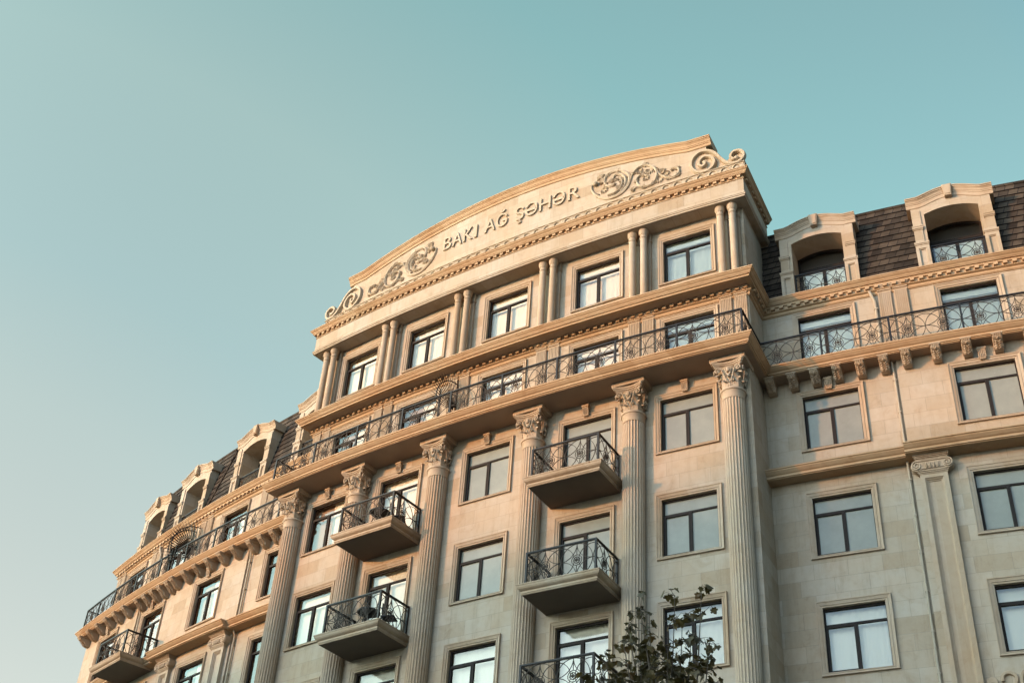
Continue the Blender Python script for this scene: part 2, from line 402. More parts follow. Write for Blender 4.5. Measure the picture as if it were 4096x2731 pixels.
for sg in (1,):
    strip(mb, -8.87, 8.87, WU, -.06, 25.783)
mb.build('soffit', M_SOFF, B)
# ------------------------------------------------------------------ string cornice of the wings
prof = [(-.02, 19.46), (.05, 19.44), (.56, 19.41), (.56, 19.375), (.53, 19.37), (.52, 19.34), (.45, 19.27), (.41, 19.245), (.40, 19.21), (.43, 19.205), (.43, 19.165), (.39, 19.16), (.39, 19.14), (-.02, 19.138)]
for p_ in ([(SC, Z1), (12.74, Z1)], [(-12.74, Z1), (-SC, Z1)], [(12.72, Z2), (17.75, Z2)], [(-17.75, Z2), (-12.72, Z2)], [(-18.35, Z1), (-17.75, Z1)], [(-20.9, Z1), (-20.95, Z1)][::-1], [(LE, Z2), (-20.95, Z2)], [(17.75, Z1), (20.9, Z1)], [(20.9, Z2), (RE, Z2)]):
    pf = prof if abs(p_[0][1]-Z1) < .01 or True else prof
    ext = .10 if p_[0][1] == Z2 else 0
    pf = [(d+(ext if d > .1 else 0), z) for d, z in prof]
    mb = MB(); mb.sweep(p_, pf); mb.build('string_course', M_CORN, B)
# ------------------------------------------------------------------ windows
def window_proto(h, kind, door=False, light=.47):
    root = MB()
    eb = 0.0 if door else .10
    def rect(e, et=None, bb=None): return (-HW-e, -(eb if bb is None else bb), HW+e, h+(et if et is not None else e))
    root.ring((-HW-.15, -eb, HW+.15, h+.17), (-HW-.125, -eb*.75, HW+.125, h+.14), .062, .06, -.02)
    root.ring((-HW-.124, -eb*.75, HW+.124, h+.139), (-HW-.06, -eb*.35, HW+.06, h+.07), .045, .022, -.02)
    root.ring((-HW-.059, -eb*.35, HW+.059, h+.069), (-HW-.045, -eb*.2, HW+.045, h+.05), .038, .038, -.02)
    root.ring((-HW-.044, -eb*.2, HW+.044, h+.049), (-HW, 0, HW, h), .015, .01, -.26)
    ob = root.build('door' if door else 'window', M_TRIM, None, world=False)
    fr = MB()
    fr.ring((-HW, 0, HW, h), (-HW+.045, .04, HW-.045, h-.05), -.11, -.11, -.19)
    zt = h-light
    fr.box(-HW+.045, HW-.045, -.19, -.112, zt-.028, zt+.028)
    fr.box(-.03, .03, -.19, -.105, .04, zt-.028)
    fr.ring((-HW+.045, .04, -.03, zt-.028), (-HW+.085, .08, -.07, zt-.068), -.095, -.10, -.18)
    fr.build('window_frame', M_FRAME, ob, world=False)
    gl = MB()
    gl.add([(-HW+.05,-.15,.04),(HW-.05,-.15,.04),(HW-.05,-.15,h-.05),(-HW+.05,-.15,h-.05)], [(0,1,2,3)])
    if kind != 'cover': gl.build('glass_pane', M_GLASS, ob, world=False)
    if kind == 'cover':
        c = MB(); c.box(-HW+.04, HW-.04, -.18, -.15, .03, h-.04)
        c.build('window_board', M_COVER, ob, world=False)
    else:
        r = MB()
        x, d0, d1 = HW+.3, -.27, -1.6
        r.add([(-x,d1,-.1),(x,d1,-.1),(x,d1,h+.4),(-x,d1,h+.4),(-x,d0,-.1),(x,d0,-.1),(x,d0,h+.4),(-x,d0,h+.4)], [(0,1,2,3),(0,1,5,4),(3,2,6,7),(0,3,7,4),(1,2,6,5)])
        r.build('room_interior', M_ROOM, ob, world=False)
        def sheet(x0, x1, o, z0, z1, amp=.0065, wl=.17, ph=0):
            n = max(12, int((x1-x0)/.022)); vs = []; fs = []
            for k in range(n+1):
                x = x0+(x1-x0)*k/n; w_ = 2*pi*(x+.03*sin(9*x+ph))/wl+ph
                vs += [(x, o+amp*sin(w_), z0), (x, o+amp*.8*sin(w_+.5), z1)]
            for k in range(n): fs.append((2*k, 2*k+2, 2*k+3, 2*k+1))
            c.add(vs, fs)
        c = MB()
        if kind == 'curtain': sheet(-HW-.1, HW+.1, -.31, 0, h+.1)
        elif kind == 'sheer': sheet(-HW-.1, HW+.1, -.31, 0, h+.1, .005, .3, 1.0)
        elif kind == 'right':
            sheet(-HW-.1, .10, -.33, 0, h+.1, .008, .4); c.build('drape', M_DRAPE, ob, world=False, smooth=True); c = MB(); sheet(.02, HW+.1, -.31, 0, h+.1)
        elif kind == 'blind':
            sheet(-HW-.1, HW+.1, -.31, 0, h+.1); c.box(-HW, HW, -.27, -.255, h-.26, h)
        if c.v: c.build('curtain', M_CURT, ob, world=False, smooth=True)
    return ob
protos = {}
def put_window(s, o, z, h, kind, door=False):
    key = (round(h, 2), kind, door)
    if key not in protos:
        protos[key] = window_proto(h, kind, door); ob = protos[key]; ob.parent = B
    else: ob = dup(protos[key], B)
    place(ob, s, o, z); return ob
kinds = {('C', 0): 'cover', ('C', 3.591): 'cover', ('C', 6.841): 'cover', ('B', 0): 'cover', ('B', 3.591): 'cover', ('B', 6.841): 'cover',
         ('C', 10.797): 'cover', ('B', 10.797): 'cover', ('C', 15.19): 'cover', ('B', 15.19): 'cover', ('C', -6.841): 'right', ('C', -3.591): 'curtain',
         ('B', -6.841): 'curtain', ('B', -3.591): 'curtain', ('C', -10.797): 'right', ('C', -15.22): 'right', ('B', -10.797): 'right', ('B', -15.22): 'right', ('A', 15.19): 'sheer', ('C', -19.62): 'right', ('C', -23.5): 'right'}
for b_, r_, z0, z1 in lower_open:
    d = (r_, b_) in door_bays
    put_window(b_, wall_at(b_), z0, z1-z0, kinds.get((r_, b_), 'curtain'), d)
for b_, z0, z1 in upper_open:
    o = WU if abs(b_) < SC else WW
    k_ = 'right' if b_ < -1 and b_ > -8 else ('right' if b_ < -9 else 'blind')
    put_window(b_, o, z0, z1-z0, k_, True)
for b_, z0, z1 in attic_open: put_window(b_, WU, z0, z1-z0, 'blind' if b_ > -1 else 'curtain')
# ------------------------------------------------------------------ keystone consoles over the third-row windows
def proto_key():
    m = MB()
    m.box(-.12, .12, 0, .13, .30, .36); m.box(-.105, .105, 0, .11, .26, .30)
    m.prismx([(0,0),(.05,0),(.075,.06),(.06,.14),(.09,.22),(.10,.26),(0,.26)], -.085, .085)
    for x in (-.09, .09): m.tube([(x,.09,.24),(x,.10,.20),(x,.075,.13),(x,.06,.06)], .022, 6)
    for x in (-.045, .0, .045): m.tube([(x,.10,.25),(x,.085,.15),(x,.08,.04)], [.018,.016,.008], 5)
    return m.build('keystone', M_TRIM, None, world=False)
kp = None
for b_ in bays:
    o = wall_at(b_)
    if kp is None: kp = proto_key(); kp.parent = B; ob = kp
    else: ob = dup(kp, B)
    place(ob, b_, o+.055, 22.055)
# ------------------------------------------------------------------ giant columns with Corinthian capitals
def spiral(cx, cz, r0, turns, a0, sgn, n=22, r1=.15):
    return [(cx+(r0*(1-(1-r1)*k/n))*cos(a0+sgn*2*pi*turns*k/n), cz+(r0*(1-(1-r1)*k/n))*sin(a0+sgn*2*pi*turns*k/n)) for k in range(n+1)]
def proto_column():
    m = MB(); R = .335
    n = 24*6
    m.lathe([(R*1.0, -23.0), (R, -6), (R*.985, -.26)], 0, 0, n, rf=lambda a, z: 1-.085*abs(sin(12*a))**.6 if True else 1)
    col = m.build('column', M_TRIM, None, world=False, smooth=False)
    c = MB()
    c.lathe([(R*.975,-.30),(R*.99,-.20),(R*1.0,-.10),(R*1.05,-.075),(R*1.06,-.05),(R*1.12,-.045),(R*1.16,-.02),(R*1.16,.0),(R*1.12,.025),(R*1.0,.035)], 0, 0, 40)
    c.build('neck_ring', M_TRIM, col, world=False, smooth=True)
    c = MB()
    c.lathe([(.25,.02),(.255,.2),(.27,.4),(.30,.55),(.36,.68),(.40,.73)], 0, 0, 28)
    # abacus with hollow sides, three fillets
    def aba(hw, z0, z1, hol=.12):
        pts = []
        for q in range(4):
            for k in range(9):
                t = -1+2*k/8; y = hw-hol*(1-t*t); x = -t*hw*.92
                a = q*pi/2
                pts.append((x*cos(a)-y*sin(a), x*sin(a)+y*cos(a)))
        c.prismz(pts, z0, z1)
    def leaf(a, r0, z0, h, w, curl):
        ca, sa = cos(a), sin(a); rows_ = []
        for k in range(8):
            t = k/7; z = z0+h*(1-(max(0, t-.75)*2)**2*.9) if t > .75 else z0+h*t/.75
            r = r0+.02*t+curl*max(0, t-.5)**1.5*2.6
            ww = w*(sin(pi*min(1, .25+.75*t))**.6)*(1+.22*(1 if k % 2 else -1))*(.55 if t > .9 else 1)
            rows_.append((r, z, max(.008, ww)))
        vs = []
        for r, z, ww in rows_:
            for u, dr in ((-1, -.035), (-.5, .0), (0, .03), (.5, .0), (1, -.035)):
                x = u*ww; rr = r+dr
                vs.append((rr*ca-x*sa, rr*sa+x*ca, z))
        fs = [(i*5+j, i*5+j+1, i*5+j+6, i*5+j+5) for i in range(7) for j in range(4)]
        c.add(vs, fs)
    for k in range(8): leaf(pi/8+k*pi/4, .27, .03, .25, .115, .14)
    for k in range(4): leaf(pi/4+k*pi/2, .28, .04, .50, .17, .30); leaf(pi/4+k*pi/2, .31, .03, .34, .12, .16)
    for k in range(4): leaf(k*pi/2, .27, .05, .38, .12, .16)
    # corner volutes on each face and central helix stalks
    for q in range(4):
        a = q*pi/2; ca, sa = cos(a), sin(a)
        def T(x, y, z): return (x*ca-y*sa, x*sa+y*ca, z)
        for sg in (-1, 1):
            sp = spiral(.30, .60, .095, 1.4, pi*.75, -1)
            pl = [(.03, .22), (.08, .26), (.11, .36), (.15, .50), (.20, .64)]+[(x, z) for x, z in sp]
            c.tube([T(sg*x, .33+.10*min(1, x/.3), z) for x, z in pl], [.02]*5+[.026-.012*k/22 for k in range(23)], 5)
            c.ball(T(sg*.30, .43, .60), (.035,.035,.035), 6, 4)
        c.ball(T(0, .40, .60), (.06, .06, .085), 8, 5); c.ball(T(0, .37, .42), (.05, .05, .06), 6, 4)
        for sg in (-1, 1):
            c.tube([T(0,.36,.40), T(sg*.06,.38,.52), T(sg*.09,.40,.66)], [.03,.022,.01], 5)
    c.build('capital', M_TRIM, col, world=False, smooth=True)
    c = MB(); aba(.42, .725, .77); aba(.445, .7705, .80); aba(.475, .8005, .845); aba(.50, .8455, .90); c.build('abacus', M_TRIM, col, world=False)
    p = MB(); p.box(-.53, .53, -.42, .46, .915, 1.075)
    p.build('impost_block', M_TRIM, col, world=False)
    return col
cp = None
COLS = [-8.33, -5.23, -1.80, 1.80, 5.23, 8.33]
for s_ in COLS:
    if cp is None: cp = proto_column(); cp.parent = B; ob = cp
    else: ob = dup(cp, B)
    place(ob, s_, .10, 21.50)
# ------------------------------------------------------------------ attic colonnettes in pairs
def proto_colonnette():
    m = MB(); r = .122
    m.lathe([(r*1.35,0),(r*1.35,.06),(r*1.2,.08),(r*1.25,.12),(r*1.02,.15),(r,.2),(r*.93,2.72),(r*1.05,2.73),(r*1.12,2.75),(r*1.05,2.775),(r*.96,2.785),(r*.98,2.88),(r*1.10,2.89),(r*1.12,2.905),(r*1.25,2.94),(r*1.32,2.98),(r*1.38,3.0),(r*1.38,3.095)], 0, 0, 22)
    col = m.build('colonnette', M_TRIM, None, world=False, smooth=True)
    p = MB(); p.box(-.125, .165, -.28, -.20, 0, 2.72); p.box(-.155, .195, -.28, -.175, 2.72, 2.76); p.box(-.14, .18, -.28, -.185, 2.80, 3.095)
    p.build('respond', M_TRIM, col, world=False)
    return col
q_ = None
for s_ in COLS:
    for d in (-.205, .205):
        if q_ is None: q_ = proto_colonnette(); q_.parent = B; ob = q_
        else: ob = dup(q_, B)
        place(ob, s_+d, -.22, 26.045)
# ------------------------------------------------------------------ entablature over the attic
BK = -2.55
mb = MB()
ref = [(-9.05, BK), (-9.05, .05), (9.05, .05), (9.05, BK)]
prof = [(-.6, Z_ARCH), (.02, Z_ARCH), (.02, 29.195), (.045, 29.20), (.045, 29.245), (.06, 29.25), (.06, 29.275), (0, 29.30), (0, 29.93), (-.3, 29.94)]
mb.sweep(ref, prof); mb.build('frieze', M_WALL, B)
mb = MB(); strip(mb, -9.04, 9.04, -2.5, .04, Z_ARCH+.003); mb.build('soffit', M_SOFF, B)
mb = MB()
prof = [(-.6, 30.31), (.0, 30.30), (.22, 30.265), (.22, 30.235), (.20, 30.23), (.195, 30.20), (.15, 30.165), (.13, 30.12), (.115, 30.115), (.115, 30.09), (.10, 30.085), (.10, 30.065), (.0, 30.06), (.0, 29.965), (.03, 29.96), (.03, 29.93), (-.2, 29.928)]
mb.sweep(ref, prof)
dentils(mb, -9.05, 9.05, .048, 29.975, 30.055, d=.085)
for sg in (-1, 1): dentils(mb, BK+.1, -.02, 0, 29.975, 30.055, d=.085, other=sg*9.048)
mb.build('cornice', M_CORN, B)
mb = MB(); strip(mb, -9.1, 9.1, BK, .1, 30.30)
for k in range(16):
    a = -9.05+18.1*k/16; b = a+18.1/16
    mb.add([(a,BK,29.1),(b,BK,29.1),(b,BK,30.31),(a,BK,30.31)], [(0,1,2,3)])
mb.build('flat_roof', M_SOFF, B)
# egg-and-dart band
mb = MB()
mb.sweep([(-9.03, -.75), (-9.03, -.22), (9.03, -.22), (9.03, -.75)], [(-.3,30.98),(.045,30.97),(.045,30.945),(.02,30.94),(0,30.92),(0,30.29),(-.1,30.285)])
n = 43; pt = 18.04/n
for k in range(n):
    s = -9.02+pt*(k+.5); cz = 30.70
    arc = [(s+.165*cos(a), -.20, cz+.20*sin(a)) for a in [pi*j/10 for j in range(11)]]
    arc = [(s-.165, -.20, cz-.2), ]+arc[::-1]+[(s+.165, -.20, cz-.2)]
    mb.tube(arc, .027, 5, 1.2)
    mb.ball((s, -.21, cz-.03), (.095, .07, .15), 10, 6)
    for dx in (-.03, 0, .03): mb.tube([(s+pt/2, -.20, 30.62), (s+pt/2+dx, -.195, 30.80), (s+pt/2+dx*2.2, -.20, 30.90)], [.012, .017, .006], 4)
mb.build('egg_and_dart_band', M_CARVE, B)
# ------------------------------------------------------------------ pediment
def ptop(s):
    a = abs(s)
    if a > 7.1: return 32.59+.0*(a-7.1)
    return 33.42-a*a/60.73
P_ = empty('pediment', B)
mb = MB()
xs = [-7.74]+[-7.1+14.2*k/40 for k in range(41)]+[7.74]
for a, b in zip(xs, xs[1:]):
    for o in (-.27, -.85):
        mb.add([(a,o,30.9),(b,o,30.9),(b,o,ptop(b)-.05),(a,o,ptop(a)-.05)], [(0,1,2,3)])
for s_ in (-7.74, 7.74): mb.add([(s_,-.27,30.9),(s_,-.85,30.9),(s_,-.85,32.55),(s_,-.27,32.55)], [(0,1,2,3)])
mb.build('pediment_wall', M_WALL, P_)
mb = MB()
path = [(x, ptop(x)) for x in [-7.93]+[-7.1+14.2*k/56 for k in range(57)]+[7.93]]
prof = [(0,-.95),(0,-.08),(.045,-.08),(.05,-.10),(.085,-.105),(.10,-.13),(.15,-.165),(.205,-.18),(.21,-.195),(.25,-.20),(.26,-.225),(.36,-.235),(.37,-.27),(.30,-.9)]
mb.sweepv(path, prof)
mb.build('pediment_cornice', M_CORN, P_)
def flat_tube(mb, pts2, o, w, th):     # raised ribbon in the plane of the wall, bevelled
    N = len(pts2); vs = []
    for i, p in enumerate(pts2):
        a = pts2[max(0, i-1)]; b = pts2[min(N-1, i+1)]; d = (b[0]-a[0], b[1]-a[1]); l = hypot(*d) or 1; nx, nz = -d[1]/l, d[0]/l
        ww = w[i] if isinstance(w, list) else w; tt = th[i] if isinstance(th, list) else th
        for u, q in ((-1, 0), (-1, tt*.6), (-.6, tt), (.6, tt), (1, tt*.6), (1, 0)):
            vs.append((p[0]+nx*u*ww, o+q, p[1]+nz*u*ww))
    fs = [(i*6+j, (i+1)*6+j, (i+1)*6+j+1, i*6+j+1) for i in range(N-1) for j in range(5)]+[tuple(range(6)), tuple((N-1)*6+j for j in range(6))]
    mb.add(vs, fs)
def smooth2(pts, n=5):
    out = []
    for i in range(len(pts)-1):
        p0 = pts[max(0, i-1)]; p1 = pts[i]; p2 = pts[i+1]; p3 = pts[min(len(pts)-1, i+2)]
        for k in range(n):
            t = k/n
            out.append(tuple(.5*((2*p1[j])+(-p0[j]+p2[j])*t+(2*p0[j]-5*p1[j]+4*p2[j]-p3[j])*t*t+(-p0[j]+3*p1[j]-3*p2[j]+p3[j])*t**3) for j in (0, 1)))
    out.append(pts[-1]); return out
vol = [(7.66, 31.48), (7.70, 31.36), (7.60, 31.27), (7.49, 31.40), (7.53, 31.60), (7.70, 31.70), (7.90, 31.62), (8.03, 31.38), (7.97, 31.14), (7.72, 30.99), (7.42, 31.08), (7.22, 31.36), (7.24, 31.72), (7.48, 31.96), (7.80, 31.94), (8.06, 31.73), (8.28, 31.36), (8.52, 31.07), (8.80, 30.99), (9.00, 31.10), (9.06, 31.32), (8.94, 31.50), (8.72, 31.52), (8.60, 31.36), (8.68, 31.20), (8.80, 31.20)]
for sg in (-1, 1):
    mb = MB(); pts = smooth2([(sg*a, b) for a, b in vol], 5)
    flat_tube(mb, pts, -.30, .062, .14)
    outl = [(7.70, 30.96), (7.70, 31.88), (7.88, 31.84), (8.06, 31.64), (8.24, 31.36), (8.42, 31.30), (8.60, 31.40), (8.70, 31.50), (8.88, 31.48), (8.99, 31.34), (8.97, 31.10), (8.97, 30.96)]
    mb.prism([(sg*a, b) for a, b in outl], -.85, -.30)
    mb.ball((sg*8.79, -.25, 31.22), (.10, .1, .10), 10, 6)
    mb.build('volute_scroll', M_CARVE, P_, smooth=True)
main = [(3.55,32.11),(3.42,32.10),(3.44,31.85),(3.62,31.55),(3.92,31.30),(4.24,31.22),(4.52,31.26),(4.75,31.43),(4.88,31.68),(4.88,31.97),(4.74,32.22),(4.51,32.40),(4.24,32.46),(4.03,32.40),(3.93,32.20),(3.94,31.99),(4.08,31.82),(4.25,31.78),(4.35,31.86)]
inner = [(4.22,32.02),(4.32,32.22),(4.52,32.22),(4.70,32.02),(4.76,31.77),(4.70,31.53),(4.56,31.36)]
inner2 = [(4.30,31.95),(4.42,32.06),(4.56,31.98),(4.62,31.78),(4.56,31.56),(4.38,31.40),(4.05,31.38)]
stem = [(4.93,31.75),(5.01,32.01),(5.2,32.19),(5.46,32.24),(5.72,32.11),(5.9,31.84),(5.93,31.54),(5.84,31.30),(5.67,31.20),(5.45,31.23),(5.25,31.38),(5.17,31.61),(5.23,31.77),(5.4,31.80),(5.55,31.71)]
tail = [(5.95,31.8),(6.04,31.57),(6.19,31.39),(6.36,31.27),(6.56,31.23),(6.7,31.29),(6.76,31.44),(6.70,31.60),(6.54,31.66)]
low = [(5.02,31.27),(5.2,31.30),(5.40,31.22)]
leafs = [(3.76,32.40,2.2,.20),(3.84,32.16,2.4,.18),(3.90,31.72,-.6,.2),(4.18,32.02,1.2,.16),(4.56,31.92,-.4,.15),(4.48,31.57,.6,.2),(5.27,32.05,-1.2,.17),(5.42,31.98,-1.5,.18),(5.66,31.92,-1.6,.2),(5.52,31.62,-.9,.17),(6.02,31.34,-1.4,.2),(6.12,31.68,.5,.18),(6.28,31.52,-.3,.16),(5.04,31.27,3.0,.14),(5.53,32.26,1.3,.12),(6.53,31.62,2.6,.12)]
def carved_leaf(mb, x, z, ang, L):
    # lobed acanthus leaf: a cupped blade of separate pointed lobes with sunk veins
    for k in range(-3, 4):
        a = ang+k*.36; l = L*(1-.10*abs(k)); ca, sa = cos(a), sin(a)
        bx, bz = x-cos(ang)*L*.35, z-sin(ang)*L*.35
        P = lambda u, v, o: (bx+ca*l*u-sa*l*v, o, bz+sa*l*u+ca*l*v)
        mb.add([P(0,0,-.27), P(.35,.10,-.235), P(.75,.11,-.205), P(1.08,0,-.25), P(.75,-.11,-.205), P(.35,-.10,-.235), P(.5,0,-.245), P(.9,0,-.225), P(.75,.12,-.28), P(.75,-.12,-.28), P(1.08,0,-.28)],
               [(0,1,6),(1,2,7,6),(2,3,7),(3,4,7),(4,5,6,7),(5,0,6),(1,2,8),(2,3,10,8),(3,4,9,10),(4,5,9)])
for sg in (1, -1):
    mb = MB()
    def rib(pts, w0, w1, th=.10):
        p = smooth2([(sg*a, b) for a, b in pts], 4); n = len(p)
        ws = [w0*min(1, .35+2.5*i/n)+(w1-w0)*i/n for i in range(n)]
        mb.tube([(a, -.265+th*.2, b) for a, b in p], ws, 8, .75)
        mb.tube([(a, -.26+th*.62, b) for a, b in p], [x*.4 for x in ws], 5, .7)
    rib(main, .075, .04, .08); rib(inner, .05, .05); rib(inner2, .035, .04); rib(stem, .06, .035); rib(tail, .055, .045); rib(low, .035, .03)
    for line, i0, st, side in ((main, 3, 2, 1), (stem, 1, 2, 1), (inner2, 1, 2, -1), (tail, 1, 2, -1)):
        for q_i in range(i0, len(line)-1, st):
            (xa, za_), (xb, zb_) = line[q_i], line[q_i+1]; an = atan2(zb_-za_, xb-xa)+side*.9
            carved_leaf(mb, sg*xa, za_, an if sg > 0 else pi-an, .17)
    for x, z, a, L in leafs: carved_leaf(mb, sg*x, z, a if sg > 0 else pi-a, L*1.35)
    mb.ball((sg*3.57, -.20, 32.12), (.105, .10, .105), 14, 9)
    mb.build('acanthus_relief', M_CARVE, P_, smooth=True)
# ------------------------------------------------------------------ lettering
def text_mesh(txt):
    cu = bpy.data.curves.new('t', 'FONT'); cu.body = txt; cu.size = 1; cu.extrude = .05; cu.offset = .0; cu.bevel_depth = 0; cu.resolution_u = 4
    o = bpy.data.objects.new('t', cu); COL.objects.link(o)
    dg = bpy.context.evaluated_depsgraph_get(); dg.update(); me = bpy.data.meshes.new_from_object(o.evaluated_get(dg))
    bpy.data.objects.remove(o); return me
INS = empty('inscription', B)
capH = None
def letters(spec, z0, ch, o):
    for chh, s0, s1, zz0, zz1 in spec:
        me = text_mesh(chh); xs = [v.co.x for v in me.vertices]; ys = [v.co.y for v in me.vertices]
        x0, x1, y0, y1 = min(xs), max(xs), min(ys), max(ys)
        for v in me.vertices:
            s = s0+(s1-s0)*(v.co.x-x0)/(x1-x0); z = zz0+(zz1-zz0)*(v.co.y-y0)/(y1-y0)
            v.co = W(s, o+(.065 if v.co.z > 0 else -.01), z)
        me.materials.append(M_CARVE)
        if not me.uv_layers: me.uv_layers.new(name='UVMap')
        ob = bpy.data.objects.new('letter', me); COL.objects.link(ob); ob.parent = INS
        ob['label'] = 'raised stone letter %s' % chh
b0, t0 = 31.78, 32.40
letters([('B',-3.05,-2.68,b0,t0),('A',-2.62,-2.18,b0,t0),('K',-2.10,-1.68,b0,t0),('I',-1.60,-1.48,b0,t0),
         ('A',-1.13,-.66,b0,t0),('Ğ',-.60,-.12,b0-.01,t0+.20),('Ş',.22,.60,b0-.19,t0),('Ə',.67,1.18,b0-.01,t0+.01),('H',1.27,1.74,b0,t0),('Ə',1.83,2.33,b0-.01,t0+.01),('R',2.46,2.93,b0,t0)], b0, .62, -.27)
# ------------------------------------------------------------------ fluted pilaster pairs beside the doors of the upper floor
def proto_pil():
    m = MB(); h = 2.30
    m.box(-.20, .20, 0, .06, 0, h)
    for k in range(7):
        x = -.165+.055*k; m.box(x-.016, x+.016, .06, .078, .05, h-.06)
    ob = m.build('pilaster', M_TRIM, None, world=False)
    c = MB(); 
    for z0, z1, e in ((h, h+.05, .015), (h+.05, h+.09, .03), (h+.09, h+.13, .045), (h+.13, h+.17, .065), (h+.17, h+.215, .085)):
        c.box(-.20-e*.8, .20+e*.8, 0, .078+e, z0, z1)
    c.build('capital', M_TRIM, ob, world=False)
    return ob
pp = None
PPAIRS = [(s_, WU) for s_ in COLS]+[(s_, WW) for s_ in (12.98, 17.45, 21.5, -12.98, -17.35, -21.55, -25.2)]
for s_, o in PPAIRS:
    for d in (-.245, .245):
        if pp is None: pp = proto_pil(); pp.parent = B; ob = pp
        else: ob = dup(pp, B)
        place(ob, s_+d, o, 22.96 if True else 0); 
        ob.location = W(s_+d, o, 23.27)
# ------------------------------------------------------------------ modillions under the wing slab
def proto_mod():
    m = MB()
    m.box(-.155, .155, 0, .56, .56, .615); m.box(-.145, .145, 0, .54, .525, .56)
    m.prismx([(0,.0),(.10,-.02),(.20,.03),(.24,.12),(.27,.22),(.34,.30),(.44,.36),(.50,.42),(.52,.525),(0,.525)], -.115, .115)
    for x in (-.115, .115):
        m.tube([(x,.46,.42),(x,.48,.47),(x,.44,.51),(x,.38,.47),(x,.34,.36),(x,.26,.26),(x,.22,.12),(x,.12,.04),(x,.07,.10),(x,.12,.13)], .022, 5)
    for x in (-.085, -.03, .03, .085): m.ball((x, .50, .50), (.03, .045, .055), 6, 4)
    m.ball((0, .46, .38), (.035, .05, .05), 6, 4)
    m.tube([(0,.50,.44),(0,.36,.31),(0,.27,.18),(0,.22,.02)], [.015,.02,.02,.015], 5)
    for k in range(4):
        t = k/3; o_ = .38-.14*t; z_ = .28-.22*t
        for sg in (-1, 1): m.tube([(0,o_-.03,z_-.06),(sg*.05,o_+.03,z_-.02),(sg*.095,o_+.02,z_+.05)], [.012,.028,.008], 5)
    m.v = [(a, b, .345+(c-.615)*.60) for a, b, c in m.v]
    return m.build('modillion', M_TRIM, None, world=False)
mods = [9.12, 9.8, 10.47, 11.13, 11.81, 12.49, 13.14, 13.98, 14.82, 15.66, 16.5, 17.34, 18.0, 18.63, 19.25, 19.88, 20.5]
modl = [-9.12, -9.75, -10.37, -11.02, -11.71, -12.38, -13.27, -14.11, -14.96, -15.77, -16.6, -17.45, -17.97, -18.58, -19.19, -19.81, -20.46, -21.46, -22.3, -23.14, -24.01, -24.91, -25.83]
mp_ = None
for s_ in mods+modl:
    if mp_ is None: mp_ = proto_mod(); mp_.parent = B; ob = mp_
    else: ob = dup(mp_, B)
    place(ob, s_, wall_at(s_)-.005, 22.225)
# ------------------------------------------------------------------ Ionic pilasters of the wings
def proto_ionic():
    m = MB(); h = 20.3     # z from -1.6 (rel -20.2) to 18.62 ; local origin at shaft top
    x0, x1, d = -.36, .36, .14
    m.box(x0, -.24, 0, d, -h, 0); m.box(.24, x1, 0, d, -h, 0); m.box(-.24, .24, 0, d, -.12, 0); m.box(-.24, .24, 0, d, -h, -h+.5)
    m.ring((-.24, -h+.5, .24, -.12), (-.20, -h+.54, .20, -.16), d-.02, d-.05, 0)
    m.ring((-.20, -h+.54, .20, -.16), (-.165, -h+.57, .165, -.195), d-.075, d-.08, 0)
    m.box(-.165, .165, 0, .035, -h+.57, -.195)
    ob = m.build('pilaster', M_TRIM, None, world=False)
    c = MB()
    c.box(-.385, .385, 0, d+.02, 0, .03); c.box(-.41, .41, 0, d+.045, .03, .065); c.box(-.43, .43, 0, d+.07, .065, .115)
    c.box(-.42, .42, 0, d+.10, .115, .40)
    for x in (-.15, -.05, .05, .15):
        c.ball((x, d+.10, .21), (.035, .05, .075), 8, 5); c.tube([(x-.05, d+.11, .28), (x-.04, d+.12, .18), (x, d+.12, .12), (x+.04, d+.12, .18), (x+.05, d+.11, .28)], .012, 4)
    for sg in (-1, 1):
        c.lathe([(.0, 0)], 0, 0, 3) if False else None
        for k in range(1):
            pts = [(sg*(.40+.155*cos(a)), .225+.155*sin(a)) for a in [2*pi*j/24 for j in range(24)]]
            c.prism(pts if sg > 0 else pts[::-1], .0, d+.09)
        sp = spiral(sg*.40, .225, .135, 1.9, pi/2, -sg, 30, .12)
        flat_tube(c, [(sg*0, .36)]+[(a, b) for a, b in sp], d+.09, .024, .04)
    c.box(-.42, .42, 0, d+.11, .40, .43); c.box(-.44, .44, 0, d+.14, .43, .46); c.box(-.46, .46, 0, d+.17, .46, .49); c.box(-.475, .475, 0, d+.20, .49, .525)
    c.build('capital', M_TRIM, ob, world=False)
    return ob
ip = None
for s_ in (13.36, 17.0, -13.33, -16.95, -21.6, -25.5, 21.5):
    if ip is None: ip = proto_ionic(); ip.parent = B; ob = ip
    else: ob = dup(ip, B)
    place(ob, s_, Z2, 18.615)
# ------------------------------------------------------------------ downpipes
for s_, top, o in ((12.69, 22.55, Z1), (-12.66, 22.55, Z1), (-20.72, 22.55, Z1)):
    m = MB()
    m.tube([(s_-.0, o+.12, top), (s_, o+.12, top-.15), (s_+.02, o+.07, top-.42), (s_+.02, o+.07, 19.2)], .038, 10)
    m.tube([(s_+.02, o+.17, 19.14), (s_+.02, o+.07, 18.95), (s_+.02, o+.07, GZ)], .038, 10)
    z = 21.9
    while z > 0:
        m.box(s_-.028, s_+.068, o, o+.112, z, z+.03); z -= 1.1
    m.build('downpipe', M_PIPE, B, smooth=True)
for s_ in (12.42, -21.1, -18.4):
    m = MB(); o = WW
    m.tube([(s_-.12, o+.13, 25.60), (s_-.08, o+.13, 25.45), (s_, o+.07, 25.2), (s_, o+.07, 22.87)], .05, 10)
    for z in (24.9, 24.1, 23.3): m.box(s_-.065, s_+.065, o, o+.125, z, z+.035)
    m.build('downpipe', M_PIPE, B, smooth=True)
